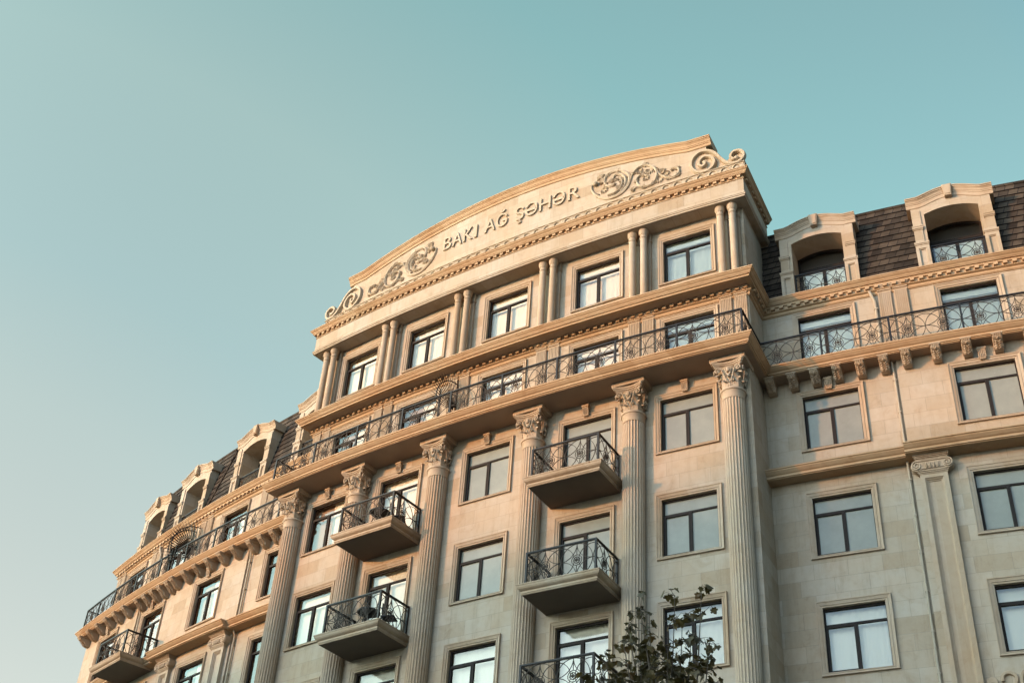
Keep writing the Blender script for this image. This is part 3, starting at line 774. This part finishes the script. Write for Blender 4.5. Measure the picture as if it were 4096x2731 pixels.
# ------------------------------------------------------------------ ironwork
UH = .495
def arcp(cx, cz, r, a0, a1, n): return [(cx+r*cos(a0+(a1-a0)*k/n), cz+r*sin(a0+(a1-a0)*k/n)) for k in range(n+1)]
def pattern(m, L, x_ros, u=UH, rb=.0115, zt=.985):
    """wrought pattern in a panel 0..L wide, bottom rail z=0, top thin rail z=.9"""
    zc = zt-u*.98-.03
    top = zt-.03
    def clip(pts, o=0.0, r=rb):
        seg = []
        for p in pts:
            if -.001 <= p[0] <= L+.001 and -.0 <= p[1] <= top+.003: seg.append((p[0], o, p[1]))
            else:
                if len(seg) > 1: m.tube(seg, r, 4)
                seg = []
        if len(seg) > 1: m.tube(seg, r, 4)
    m.tube([(0,0,top+.005),(L,0,top+.005)], rb, 4); m.tube([(0,0,.06),(L,0,.06)], rb*1.2, 4)
    x = x_ros
    while x-2*u > -1: x -= 2*u
    while x < L+1:
        clip(arcp(x, zc, u*.985, 0, 2*pi, 40))
        for sg in (-1, 1):
            clip(arcp(x+sg*u, zc+u, u, pi if sg > 0 else -pi/2, 1.5*pi if sg > 0 else 0, 12))
            clip(arcp(x+sg*u, zc-u, u, pi/2 if sg > 0 else 0, pi if sg > 0 else pi/2, 12))
        clip(arcp(x+u, zc, u*.86, 0, 2*pi, 36), .012)
        clip([(x, top-.01), (x, zc+.165)]); clip([(x, zc-.165), (x, .0)])
        if -.05 <= x <= L+.05:
            clip(arcp(x, zc, .155, 0, 2*pi, 20)); clip(arcp(x, zc, .095, 0, 2*pi, 16), 0, rb*1.1)
            for k in range(8):
                a = pi/8*0+k*pi/4+.2; l = .15 if k % 2 == 0 else .11
                p = [(x+cos(a)*l, 0, zc+sin(a)*l), (x+cos(a+.5)*.035, 0, zc+sin(a+.5)*.035), (x+cos(a-.5)*.035, 0, zc+sin(a-.5)*.035)]
                m.add([(p[0][0],.0,p[0][2]),(p[1][0],.012,p[1][2]),(p[2][0],.012,p[2][2]),(x,.03,zc),(x,-.012,zc)], [(0,1,3),(0,3,2),(0,1,4),(0,4,2)])
            m.tube([(x+.032*cos(a), 0, top+.045+.032*sin(a)) for a in [2*pi*k/10 for k in range(10)]], rb*.8, 4, 1, True)
        x += 2*u
def rail_panel(L, x_ros, hr=1.05):
    m = MB(); pattern(m, L, x_ros)
    pan = m.build('railing_panel', M_IRON, None, world=False)
    h = MB(); h.box(-.01, L+.01, -.03, .03, hr-.04, hr)
    h.build('handrail', M_RAIL, pan, world=False)
    return pan
def post(parent, s, o, z, mat=None, hr=1.05):
    m = MB(); m.box(-.028, .028, -.028, .028, 0, hr-.04); p = m.build('railing_post', M_RAIL, parent, world=False); place(p, s, o, z); return p
RO = .86
def run_railing(svals, o):
    for a, b in zip(svals, svals[1:]):
        # chord panel
        A = Vector(W(a, o, Z_SLAB+.0)); Bv = Vector(W(b, o, Z_SLAB)); L = (Bv-A).length
        key = ('rp', round(L, 2))
        if key not in protos: protos[key] = rail_panel(L, UH if L > 1.6 else L/2); ob = protos[key]; ob.parent = B
        else: ob = dup(protos[key], B)
        ob.location = A; ob.rotation_euler = (0, 0, atan2(Bv.y-A.y, Bv.x-A.x))
cs = [-8.93, -6.945, -4.96, -2.975, -.992, .992, 2.975, 4.96, 6.945, 8.93]
run_railing(cs, RO)
for s_ in cs: post(B, s_, RO, Z_SLAB)
rs = [10.78, 12.81, 14.84, 16.87, 18.9, 20.9]; ls = [-10.78, -12.81, -14.84, -16.87, -18.9, -20.93, -22.96, -24.6, -26.05]
OW = -.98
run_railing([8.93]+rs, OW); run_railing(([-8.93]+ls)[::-1], OW)
for s_ in rs+ls: post(B, s_, OW, Z_SLAB)
for sg in (-1, 1):
    A = Vector(W(sg*8.93, OW, Z_SLAB)); Bv = Vector(W(sg*8.93, RO, Z_SLAB)); L = (Bv-A).length
    ob = rail_panel(L, UH); ob.parent = B; ob.location = A; ob.rotation_euler = (0, 0, atan2(Bv.y-A.y, Bv.x-A.x))
A = Vector(W(-26.05, WW, Z_SLAB)); Bv = Vector(W(-26.05, OW, Z_SLAB)); L = (Bv-A).length
ob = rail_panel(L, UH); ob.parent = B; ob.location = A; ob.rotation_euler = (0, 0, atan2(Bv.y-A.y, Bv.x-A.x))
# ------------------------------------------------------------------ box balconies
def proto_balcony():
    hw, d = 1.15, 1.36
    e = MB()
    ref = [(-hw, 0), (-hw, d), (hw, d), (hw, 0)]
    prof = [(-.4, .30), (.14, .29), (.14, .26), (.125, .255), (.12, .23), (.115, .20), (.09, .16), (.04, .125), (.015, .115), (.015, .09), (.03, .085), (.03, .045), (.012, .04), (.012, .015), (0, .01), (0, 0)]
    e.sweep(ref, prof); 
    root = e.build('balcony', M_TRIM, None, world=False)
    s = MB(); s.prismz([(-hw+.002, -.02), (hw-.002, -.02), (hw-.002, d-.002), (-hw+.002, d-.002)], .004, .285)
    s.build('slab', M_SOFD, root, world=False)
    x, y = 1.08, d-.05
    m = MB(); pattern(m, 2*x, x-UH)
    f = m.build('railing_panel', M_IRON, root, world=False); f.location = (-x, -y, .29)
    for sg in (-1, 1):
        m = MB(); pattern(m, y-.03, (y-.03)-UH if sg < 0 else UH)
        p = m.build('railing_panel', M_IRON, root, world=False)
        if sg < 0: p.location = (-x, 0, .29); p.rotation_euler = (0, 0, -pi/2)
        else: p.location = (x, -y, .29); p.rotation_euler = (0, 0, pi/2)
    h = MB()
    h.box(-x-.03, x+.03, y-.03, y+.03, 1.27, 1.31); h.box(-x-.03, -x+.03, .0, y-.03, 1.27, 1.31); h.box(x-.03, x+.03, .0, y-.03, 1.27, 1.31)
    h.build('handrail', M_RAIL, root, world=False)
    for a, b in ((-x, y), (x, y), (-x, .04), (x, .04)):
        q = MB(); q.box(a-.03, a+.03, b-.03, b+.03, .29, 1.27); q.build('railing_post', M_RAIL, root, world=False)
    return root
bp = None
BALC = [(-3.591, WC, 19.40), (-3.591, WC, 15.99), (3.591, WC, 19.40), (3.591, WC, 15.99), (3.591, WC, 12.68), (-3.591, WC, 12.68), (-19.62, Z1, 19.40)]
for s_, o, z in BALC:
    if bp is None: bp = proto_balcony(); bp.parent = B; ob = bp
    else: ob = dup(bp, B)
    place(ob, s_, o, z-.30)
# ------------------------------------------------------------------ mansard roofs
def ro(z): return -2.04-.185*(z-26.04)
DORM = (10.8, 15.15, 19.6, -10.8, -15.15, -19.9, -23.7)
DO = {-15.15: (-2.06, -.05), -19.9: (-2.12, -.15), -23.7: (-2.16, -.26)}
zr = 29.62; nrow = 13
for a, b, ea in ((LE+.45, -8.4, 1), (8.4, RE, 0)):
    m = MB()
    for k in range(nrow):
        z0 = 26.04+(zr-26.04)*k/nrow; z1 = 26.04+(zr-26.04)*(k+1)/nrow
        sa0 = a+(.22*(z0-26.04) if ea else 0); sa1 = a+(.22*(z1-26.04) if ea else 0)
        cuts = sorted([sa0, b]+[d+e for d in DORM for e in (-1.12, 1.12) if sa0+.1 < d+e < b-.1])
        lst = []
        for u, v in zip(cuts, cuts[1:]):
            if z0 < 28.85 and any(abs((u+v)/2-d) < 1.1 for d in DORM): continue
            nn = max(1, int(v-u)); lst += [(u+(v-u)*j/nn, u+(v-u)*(j+1)/nn) for j in range(nn)]
        for u0, v0 in lst:
            u1, v1 = (sa1 if u0 == sa0 else u0), v0
            m.add([(u0,ro(z0)+.035,z0),(v0,ro(z0)+.035,z0),(v1,ro(z1)+.006,z1),(u1,ro(z1)+.006,z1)], [(0,1,2,3)])
            m.add([(u0,ro(z0)+.035,z0),(v0,ro(z0)+.035,z0),(v0,ro(z0)-.01,z0+.002),(u0,ro(z0)-.01,z0+.002)], [(0,1,2,3)])
        if ea: m.add([(sa0,ro(z0),z0),(sa0,-13,z0),(sa1,-13,z1),(sa1,ro(z1),z1)], [(0,1,2,3)])
    m.build('mansard_roof', M_ROOF, B)
for a, b in ((LE+1.2, -8.4), (8.4, RE)):
    m = MB(); m.sweep([(a, ro(zr)), (b, ro(zr))], [(-10.5, zr+.03), (-.03, zr+.05), (.05, zr+.045), (.06, zr), (.045, zr-.05), (-.1, zr-.06)]); m.build('roof_ridge', M_ROOF, B)
m = MB()
for s_ in (-18.0,):
    m.tube([(s_-.9+.5, ro(26.05)+.04, 26.05), (s_+.4, ro(zr)+.04, zr)], .05, 6)
m.build('roof_ridge', M_ROOF, B)
# ------------------------------------------------------------------ dormers
def proto_dormer():
    root = MB(); hx, ox = 1.2, .82
    sp, cr = 2.42, 2.60
    def za(x): return cr-(cr-sp)*(x/ox)**2
    def zt(x):
        a = abs(x)
        return 3.09 if a > .96 else 3.09+.25*cos(a/.96*pi/2)**1.1
    n = 16; xs = [-ox+2*ox*k/n for k in range(n+1)]
    for a, b in zip(xs, xs[1:]):
        root.add([(a,0,za(a)),(b,0,za(b)),(b,0,zt(b)-.05),(a,0,zt(a)-.05)], [(0,1,2,3)])
        root.add([(a,0,za(a)),(b,0,za(b)),(b,-.92,za(b)),(a,-.92,za(a))], [(0,1,2,3)])
    for sg in (-1, 1):
        u, v = sorted((sg*ox, sg*hx))
        root.add([(u,0,0),(v,0,0),(v,0,3.05),(u,0,3.05)], [(0,1,2,3)])
        root.add([(sg*ox,0,0),(sg*ox,-.92,0),(sg*ox,-.92,sp),(sg*ox,0,sp)], [(0,1,2,3)])
        root.add([(sg*hx,0,0),(sg*hx,-.25,0),(sg*hx,-.85,3.05),(sg*hx,0,3.05)], [(0,1,2,3)])
        # raised outer pier with bands
        u, v = sorted((sg*.93, sg*1.2)); e = .035
        root.box(u, v+0, 0, e, 1.25, 1.79); root.box(u, v, 0, e, 1.93, 2.60)
        u2, v2 = sorted((sg*.90, sg*1.235)); root.box(u2, v2, 0, .075, 1.83, 1.90); root.box(u2+.01, v2-.01, 0, .055, 1.79, 1.83); root.box(u2, v2, 0, .09, 1.90, 1.935)
        u3, v3 = sorted((sg*.80, sg*1.25)); root.box(u3, v3, 0, .10, 1.19, 1.25); root.box(u3+.01, v3-.01, 0, .08, 1.15, 1.19)
        c0 = (u3+v3)/2; w = .205
        root.box(c0-w, c0-.11, 0, .06, 0, 1.15); root.box(c0+.11, c0+w, 0, .06, 0, 1.15); root.box(c0-.11, c0+.11, 0, .06, 1.02, 1.15)
        root.ring((c0-.11, 0, c0+.11, 1.02), (c0-.085, 0, c0+.085, .99), .04, .03, 0)
    ob = root.build('dormer', M_WALL, None, world=False)
    # side wall as its own closed pieces is above; cornice
    c = MB()
    xs = [-1.32, -.98]+[-.96+1.92*k/24 for k in range(1, 24)]+[.98, 1.32]
    path = [(x, zt(x)) for x in xs]
    c.sweepv(path, [(0,-1.35),(0,.15),(.035,.15),(.04,.125),(.075,.12),(.09,.095),(.13,.07),(.17,.06),(.18,.045),(.22,.04),(.225,.025),(.36,.02),(.37,-.02),(.3,-1.3)])
    c.build('cornice', M_TRIM, ob, world=False)
    k = MB()
    k.prism([(-.15,3.36),(.15,3.36),(.10,2.90),(-.10,2.90)], 0, .17); k.prism([(-.12,3.34),(.12,3.34),(.08,2.95),(-.08,2.95)], .17, .19)
    k.build('keystone', M_TRIM, ob, world=False)
    f = MB()
    # window at the back of the niche
    arcx = [-ox+2*ox*k/12 for k in range(13)]
    for a, b in zip(arcx, arcx[1:]): f.add([(a,-.86,za(a)-.10),(b,-.86,za(b)-.10),(b,-.86,za(b)),(a,-.86,za(a))], [(0,1,2,3)])
    f.box(-ox, ox, -.9, -.84, 1.83, 1.92); f.box(-.05, .05, -.9, -.84, 0, 1.83); f.box(-ox, -ox+.07, -.9, -.84, 0, sp); f.box(ox-.07, ox, -.9, -.84, 0, sp)
    f.build('window_frame', M_FRAME, ob, world=False)
    gl = MB(); gl.add([(-ox,-.88,0),(ox,-.88,0),(ox,-.88,sp),(0,-.88,cr),(-ox,-.88,sp)], [(0,1,2,3,4)]); gl.build('glass_pane', M_GLASS, ob, world=False)
    r = MB(); r.add([(-ox,-1.0,0),(ox,-1.0,0),(ox,-1.0,cr),(-ox,-1.0,cr)], [(0,1,2,3)]); r.build('room_interior', M_ROOM, ob, world=False)
    cu = MB(); cu.box(-ox+.12, -.06, -.96, -.94, 0, 1.78); cu.box(.06, ox-.1, -.96, -.94, 0, 1.78); cu.build('curtain', M_CURT, ob, world=False)
    m = MB(); pattern(m, 1.60, UH*.62)
    p = m.build('railing_panel', M_IRON, ob, world=False); p.location = (-.80, .10, .10)
    h = MB(); h.box(-.82, .82, -.13, -.07, 1.11, 1.15); h.build('handrail', M_RAIL, ob, world=False)
    for x in (-.79, .79):
        q = MB(); q.box(x-.02, x+.02, -.12, -.08, 0, 1.11); q.build('railing_post', M_RAIL, ob, world=False)
    fl = MB(); fl.box(-ox, ox, -.92, 0, -.02, .05); fl.build('sill', M_TRIM, ob, world=False)
    return ob
dp = None
for s_ in DORM:
    if dp is None: dp = proto_dormer(); dp.parent = B; ob = dp
    else: ob = dup(dp, B)
    place(ob, s_, DO.get(s_, (-2.0, 0))[0], 26.042+DO.get(s_, (0, -.03))[1])
# ------------------------------------------------------------------ spiked privacy fans between the terraces
def fan(s, o, z, r, tip, a0, a1, n, ds=0):
    m = MB()
    m.tube([(s, o+r*cos(a), z+r*sin(a)) for a in [a0+(a1-a0)*k/24 for k in range(25)]], .02, 5)
    m.tube([(s, o+.28*cos(a), z+.28*sin(a)) for a in [a0+(a1-a0)*k/10 for k in range(11)]], .015, 5)
    for k in range(n+1):
        a = a0+(a1-a0)*(k+.3)/(n+.6)
        m.tube([(s, o+.12*cos(a), z+.12*sin(a)), (s, o+r*.98*cos(a), z+r*.98*sin(a)), (s, o+tip*cos(a), z+tip*sin(a))], [.014, .014, .004], 4)
    m.box(s-.015, s+.015, o, o+.9, z-1.25, z-1.22); m.box(s-.02, s+.02, o+.85, o+.89, z-1.3, z)
    m.build('spiked_divider', M_RAIL, B)
fan(-1.82, -.44, 24.20, 1.07, 1.36, -.25, pi/2, 15)
fan(-17.75, -1.80, 24.12, 1.13, 1.42, -.7, pi/2, 20); fan(-18.0, -1.80, 24.06, 1.10, 1.42, -.7, pi/2, 20)
# ------------------------------------------------------------------ house number relief low on the wing
HN = empty('house_number', B)
def stroke(pts, name, lab=None):
    m = MB(); flat_tube(m, smooth2(pts, 6), Z2, .045, .07); o = m.build(name, M_TRIM, HN)
    if lab: o['label'] = lab
stroke([(14.17,12.74),(14.17,12.85),(14.25,12.93),(14.38,12.93),(14.48,12.84),(14.47,12.70),(14.36,12.54),(14.19,12.36),(14.18,12.31),(14.50,12.31)], 'digit', 'raised stone figure 2')
stroke([(14.72+.13*cos(a), 12.64+.31*sin(a)) for a in [pi/2+2*pi*k/16 for k in range(17)]], 'digit', 'raised stone figure 0')
stroke(spiral(13.93, 12.72, .115, 1.5, pi*.9, -1, 16)[::-1]+[(13.83,12.5),(13.95,12.3)], 'scroll')
# ================================================================== things standing on the balconies
def table(s, o, z, r, label):
    t = empty('round_table'); t.location = W(s, o, z); tag(t, label, 'table', 'black round balcony tables')
    m = MB(); m.lathe([(r*.96, .68), (r, .69), (r, .715), (r*.97, .72)], 0, 0, 28); m.build('table_top', M_BLACK, t, world=False)
    m = MB(); m.lathe([(.03, .04), (.03, .68)], 0, 0, 10); m.build('leg', M_BLACK, t, world=False)
    m = MB(); m.lathe([(r*.6, 0), (r*.6, .02), (.04, .05)], 0, 0, 20); m.build('base', M_BLACK, t, world=False)
def chair(s, o, z, rz, label):
    t = empty('garden_chair'); t.location = W(s, o, z); t.rotation_euler = (0, 0, THC+K*s+rz); tag(t, label, 'chair', 'black balcony chairs')
    m = MB(); m.box(-.21, .21, -.21, .21, .43, .455); m.build('seat', M_BLACK, t, world=False)
    m = MB(); m.prismz([(-.2, -.2), (.2, -.2), (.2, -.175), (-.2, -.175)], .52, .86); m.build('backrest', M_BLACK, t, world=False)
    for a in (-.18, .18):
        for b in (-.18, .18):
            m = MB(); m.tube([(a*1.1, b*1.1, 0), (a, b, .44)], .013, 6); m.build('leg', M_BLACK, t, world=False)
        m = MB(); m.tube([(a, -.18, .44), (a, -.19, .86)], .013, 6); m.build('back_post', M_BLACK, t, world=False)
table(-3.44, .80, 19.40, .34, 'round black table on the upper of the two left-hand balconies')
table(-3.42, .72, 15.99, .36, 'round black table on the lower of the two left-hand balconies')
chair(-2.85, .55, 19.40, 2.2, 'black chair beside the round table on the upper left-hand balcony')
chair(-2.75, .52, 15.99, 2.0, 'black chair beside the round table on the lower left-hand balcony')
# ================================================================== foreground plane tree
TREE = empty('plane_tree', loc=(2.55, 16.9, 0))
tag(TREE, 'dark leafy plane tree top rising in front of the lower windows and balcony', 'tree')
def leaf_shape(r):
    pts = []
    lob = [(-.05,0),(.10,.28),(-.02,.34),(.16,.52),(.30,.40),(.38,.62),(.62,.52),(.58,.34),(.80,.22),(1.0,0)]
    up = [(a, b) for a, b in lob]; dn = [(a, -b) for a, b in lob[::-1][1:]]
    return up+dn[:-1]
LS = leaf_shape(1)
wood = MB(); leaves = MB()
base = Vector((2.55, 16.9, 0))
def branch(p, d, L, r, depth, tgt=None):
    pts = [p.copy()]; n = max(3, int(L/.22)); q = p.copy(); dd = d.copy()
    for k in range(n):
        dd = (dd+Vector((random.gauss(0,.11), random.gauss(0,.11), random.gauss(.03,.07)))).normalized(); q = q+dd*(L/n); pts.append(q.copy())
    rs_ = [r*(1-.62*k/n) for k in range(n+1)]
    wood.tube([tuple(x) for x in pts], rs_, 7 if depth < 2 else 4)
    return pts, dd
def add_leaf(p, size):
    a = random.uniform(0, 2*pi); tilt = random.uniform(-1.2, .35); roll = random.gauss(0, .55)
    Mx = Matrix.Rotation(a, 3, 'Z') @ Matrix.Rotation(-tilt, 3, 'Y') @ Matrix.Rotation(roll, 3, 'X')
    cup = random.uniform(-.25, .35); vs = []; stem_l = size*.45
    d0 = Mx @ Vector((1, 0, 0))
    for x, y in LS:
        v = Vector((x*size, y*size, size*(cup*abs(y)*1.0-.35*x*x*random.uniform(.7, 1.2)))); vs.append(tuple(p+d0*stem_l+Mx@v))
    n = len(vs); c = p+d0*stem_l+Mx@Vector((.35*size, 0, size*.02)); vs.append(tuple(c))
    leaves.add(vs, [(i, (i+1) % n, n) for i in range(n)])
    wood.tube([tuple(p), tuple(p+d0*stem_l)], .003, 3)
# trunk, limbs
tr_, td = branch(Vector((2.55, 16.9, 0)), Vector((0,0,1)), 4.2, .17, 0)
nleaf = 0
top = tr_[-1]
# main leaders, each ending at the tip of a spray
crown_tips = [(2.10,16.6,9.88),(2.28,17.0,9.80),(2.60,16.9,10.06),(2.98,16.7,10.06),(2.76,17.3,9.86),(1.98,16.9,9.54),(1.86,16.6,9.16),(2.16,17.2,9.36),
 (2.48,16.7,9.48),(2.86,17.1,9.50),(3.12,16.9,9.36),(3.04,16.6,9.00),(2.60,17.3,9.12),(2.28,16.8,9.00),(1.88,17.0,8.82),(1.60,16.7,8.86),(1.44,16.9,8.70),
 (3.22,17.0,8.82),(2.84,16.5,8.78),(2.10,16.5,8.72),(1.68,17.1,9.04),(3.36,16.8,8.66),(2.45,17.6,9.3),(2.4,16.2,8.7),(1.7,16.2,8.4),(3.3,16.3,8.3),(1.3,17.2,8.2),(3.6,17.3,8.2),(2.0,17.9,8.9),(3.0,17.9,8.8),(2.7,15.9,8.2),(2.0,15.9,8.0)]
for t in crown_tips:
    t = Vector(t); a = Vector((2.5, 16.9, random.uniform(3.6, 6.2))); n = 16; pts = []
    for k in range(n+1):
        u = k/n; lat = u**1.25; q = a.lerp(t, u); q.x = a.x+(t.x-a.x)*lat; q.y = a.y+(t.y-a.y)*lat
        q += Vector((sin(u*7+t.x*5)*.06, cos(u*6+t.y*3)*.06, 0))*(1-u*.5); pts.append(q)
    wood.tube([tuple(x) for x in pts], [.032*(1-k/n)+.0045 for k in range(n+1)], 6)
    for k in range(5, n+1):
        p = pts[k]
        for _ in range(3 if k > 9 else 2):
            ang = random.uniform(0, 2*pi); L = random.uniform(.10, .36)*(1.2-.6*k/n)
            d = Vector((cos(ang), sin(ang), random.uniform(-.1, .9))).normalized()
            tw, _d = branch(p, d, L, .006, 3)
            for q in tw[1:]:
                if random.random() < (.72 if k > 9 else .5): add_leaf(q, random.uniform(.065, .14)); nleaf += 1
        if k > 11: add_leaf(p, random.uniform(.06, .12)); nleaf += 1
wo = wood.build('trunk', M_BARK, TREE, world='raw', smooth=True); wo.location = (-2.55, -16.9, 0)
lo = leaves.build('crown', M_LEAF, TREE, world='raw'); lo.location = (-2.55, -16.9, 0)
print('leaves', nleaf)
# ================================================================== ground, street, buildings across the street (they shade the lower storeys)
m = MB(); m.add([(-1500,-1500,0),(1500,-1500,0),(1500,1500,0),(-1500,1500,0)], [(0,1,2,3)])
tag(m.build('ground', M_GROUND, None, world='raw'), kind='structure')
m = MB(); 
for k in range(30):
    a = -30+60*k/30; b = a+2
    m.add([(a,8,-1.592),(b,8,-1.592),(b,20,-1.592),(a,20,-1.592)], [(0,1,2,3)])
tag(m.build('road', M_ASPH, None), kind='structure')
SUN = Vector((-.9314, -.3370, .0)).normalized(); EL = radians(7.92)
PRP = Vector((-SUN.y, SUN.x, 0))
def far_block(p0, p1, t0, t1, h, name, label):
    e = empty(name); c = SUN*((t0+t1)/2)+PRP*((p0+p1)/2); e.location = (c.x, c.y, 0); tag(e, label, 'building', 'buildings across the square behind the camera')
    m = MB()
    def q(t, p, z): v = SUN*t+PRP*p-c; return (v.x, v.y, z)
    vs = [q(t0,p0,0),q(t0,p1,0),q(t1,p1,0),q(t1,p0,0),q(t0,p0,h),q(t0,p1,h),q(t1,p1,h),q(t1,p0,h)]
    m.add(vs, [(0,1,2,3),(4,5,6,7),(0,1,5,4),(1,2,6,5),(2,3,7,6),(3,0,4,7)])
    m.build('wall', M_OPP, e, world='raw')
far_block(-110, -34.5, 120, 134, 35.9+ZO, 'distant_building', 'long beige block across the square, lowest of its row')
far_block(-34.4, -29.5, 120, 134, 36.4+ZO, 'distant_building', 'narrow beige block standing between the long low block and the taller ones')
far_block(-29.4, -26.2, 120, 134, 37.5+ZO, 'distant_building', 'narrow beige block next to the tallest block of the row')
far_block(-26.1, 30, 120, 134, 39.0+ZO, 'distant_building', 'broad beige block across the square, tallest of its row')
# ================================================================== light
wld = bpy.data.worlds.new('World'); scn.world = wld; wld.use_nodes = True; nt = wld.node_tree; nt.nodes.clear()
out = nt.nodes.new('ShaderNodeOutputWorld'); bg = nt.nodes.new('ShaderNodeBackground'); sky = nt.nodes.new('ShaderNodeTexSky')
sky.sky_type = 'NISHITA'; sky.sun_disc = False; sky.sun_elevation = EL
sd = Vector((SUN.x*cos(EL), SUN.y*cos(EL), sin(EL)))
sky.sun_rotation = atan2(sd.x, sd.y)
sky.air_density = 1.0; sky.dust_density = 1.2; sky.ozone_density = 1.0
hs = nt.nodes.new('ShaderNodeHueSaturation'); hs.inputs['Saturation'].default_value = .62; nt.links.new(sky.outputs[0], hs.inputs['Color'])
tc = nt.nodes.new('ShaderNodeTexCoord'); dt = nt.nodes.new('ShaderNodeVectorMath'); dt.operation = 'DOT_PRODUCT'
GL = Vector((-.43, .88, .19)).normalized(); dt.inputs[1].default_value = GL          # pale evening glow low towards the sun side
nv = nt.nodes.new('ShaderNodeVectorMath'); nv.operation = 'NORMALIZE'; nt.links.new(tc.outputs['Generated'], nv.inputs[0]); nt.links.new(nv.outputs[0], dt.inputs[0])
gain = ramp(nt, dt.outputs['Value'], [(.0, (.46, .62, .68)), (.40, (.42, .62, .60)), (.48, (.64, .99, .87)), (.52, (.70, 1.03, .87)), (.70, (.79, 1.20, .98)), (.82, (1.07, 1.26, .99)), (.90, (1.0, 1.14, .935)), (.94, (1.10, 1.10, .88)), (.99, (1.07, .95, .77))])
dt2 = nt.nodes.new('ShaderNodeVectorMath'); dt2.operation = 'DOT_PRODUCT'; nt.links.new(nv.outputs[0], dt2.inputs[0]); dt2.inputs[1].default_value = Vector((SUN.x, SUN.y, .5)).normalized()
g2 = ramp(nt, dt2.outputs['Value'], [(.47, (.5, .5, .5)), (.66, (1.70, 1.62, 1.78)), (1, (1.80, 1.70, 1.85))])
vm = nt.nodes.new('ShaderNodeVectorMath'); vm.operation = 'SCALE'; vm.inputs['Scale'].default_value = 2.0; nt.links.new(g2, vm.inputs[0])
gain = mixc(nt, 'MULTIPLY', 1.0, gain, vm.outputs[0])
tint = mixc(nt, 'MULTIPLY', 1.0, hs.outputs[0], gain)
nt.links.new(tint, bg.inputs[0]); bg.inputs[1].default_value = .15
nt.links.new(bg.outputs[0], out.inputs[0])
sl = bpy.data.lights.new('sun', 'SUN'); sl.energy = 1.6; sl.angle = radians(1.1); sl.color = (1.0, .42, .11)
so = bpy.data.objects.new('sun', sl); COL.objects.link(so); so.rotation_euler = sd.to_track_quat('Z', 'Y').to_euler(); so.location = (0, 0, 60)
# ================================================================== camera
cam = bpy.data.cameras.new('camera'); co = bpy.data.objects.new('camera', cam); COL.objects.link(co); scn.camera = co
pitch, rol = .6495117597, .0736003487
cp_, sp_ = cos(pitch), sin(pitch); cr_, sr_ = cos(rol), sin(rol)
fwd = Vector((0, cp_, sp_)); up0 = Vector((0, -sp_, cp_)); r0 = Vector((1, 0, 0))
r = r0*cr_+up0*sr_; up = up0*cr_-r0*sr_
Mx = Matrix((r, up, -fwd)).transposed().to_4x4(); Mx.translation = (0, 0, ZO); co.matrix_world = Mx
cam.sensor_width = 36; cam.sensor_fit = 'HORIZONTAL'; cam.lens = 5126.29/4096*36; cam.clip_end = 4000; cam.clip_start = .1
scn.view_settings.view_transform = 'Standard'; scn.view_settings.look = 'None'; scn.view_settings.gamma = 1; scn.view_settings.exposure = 1.5
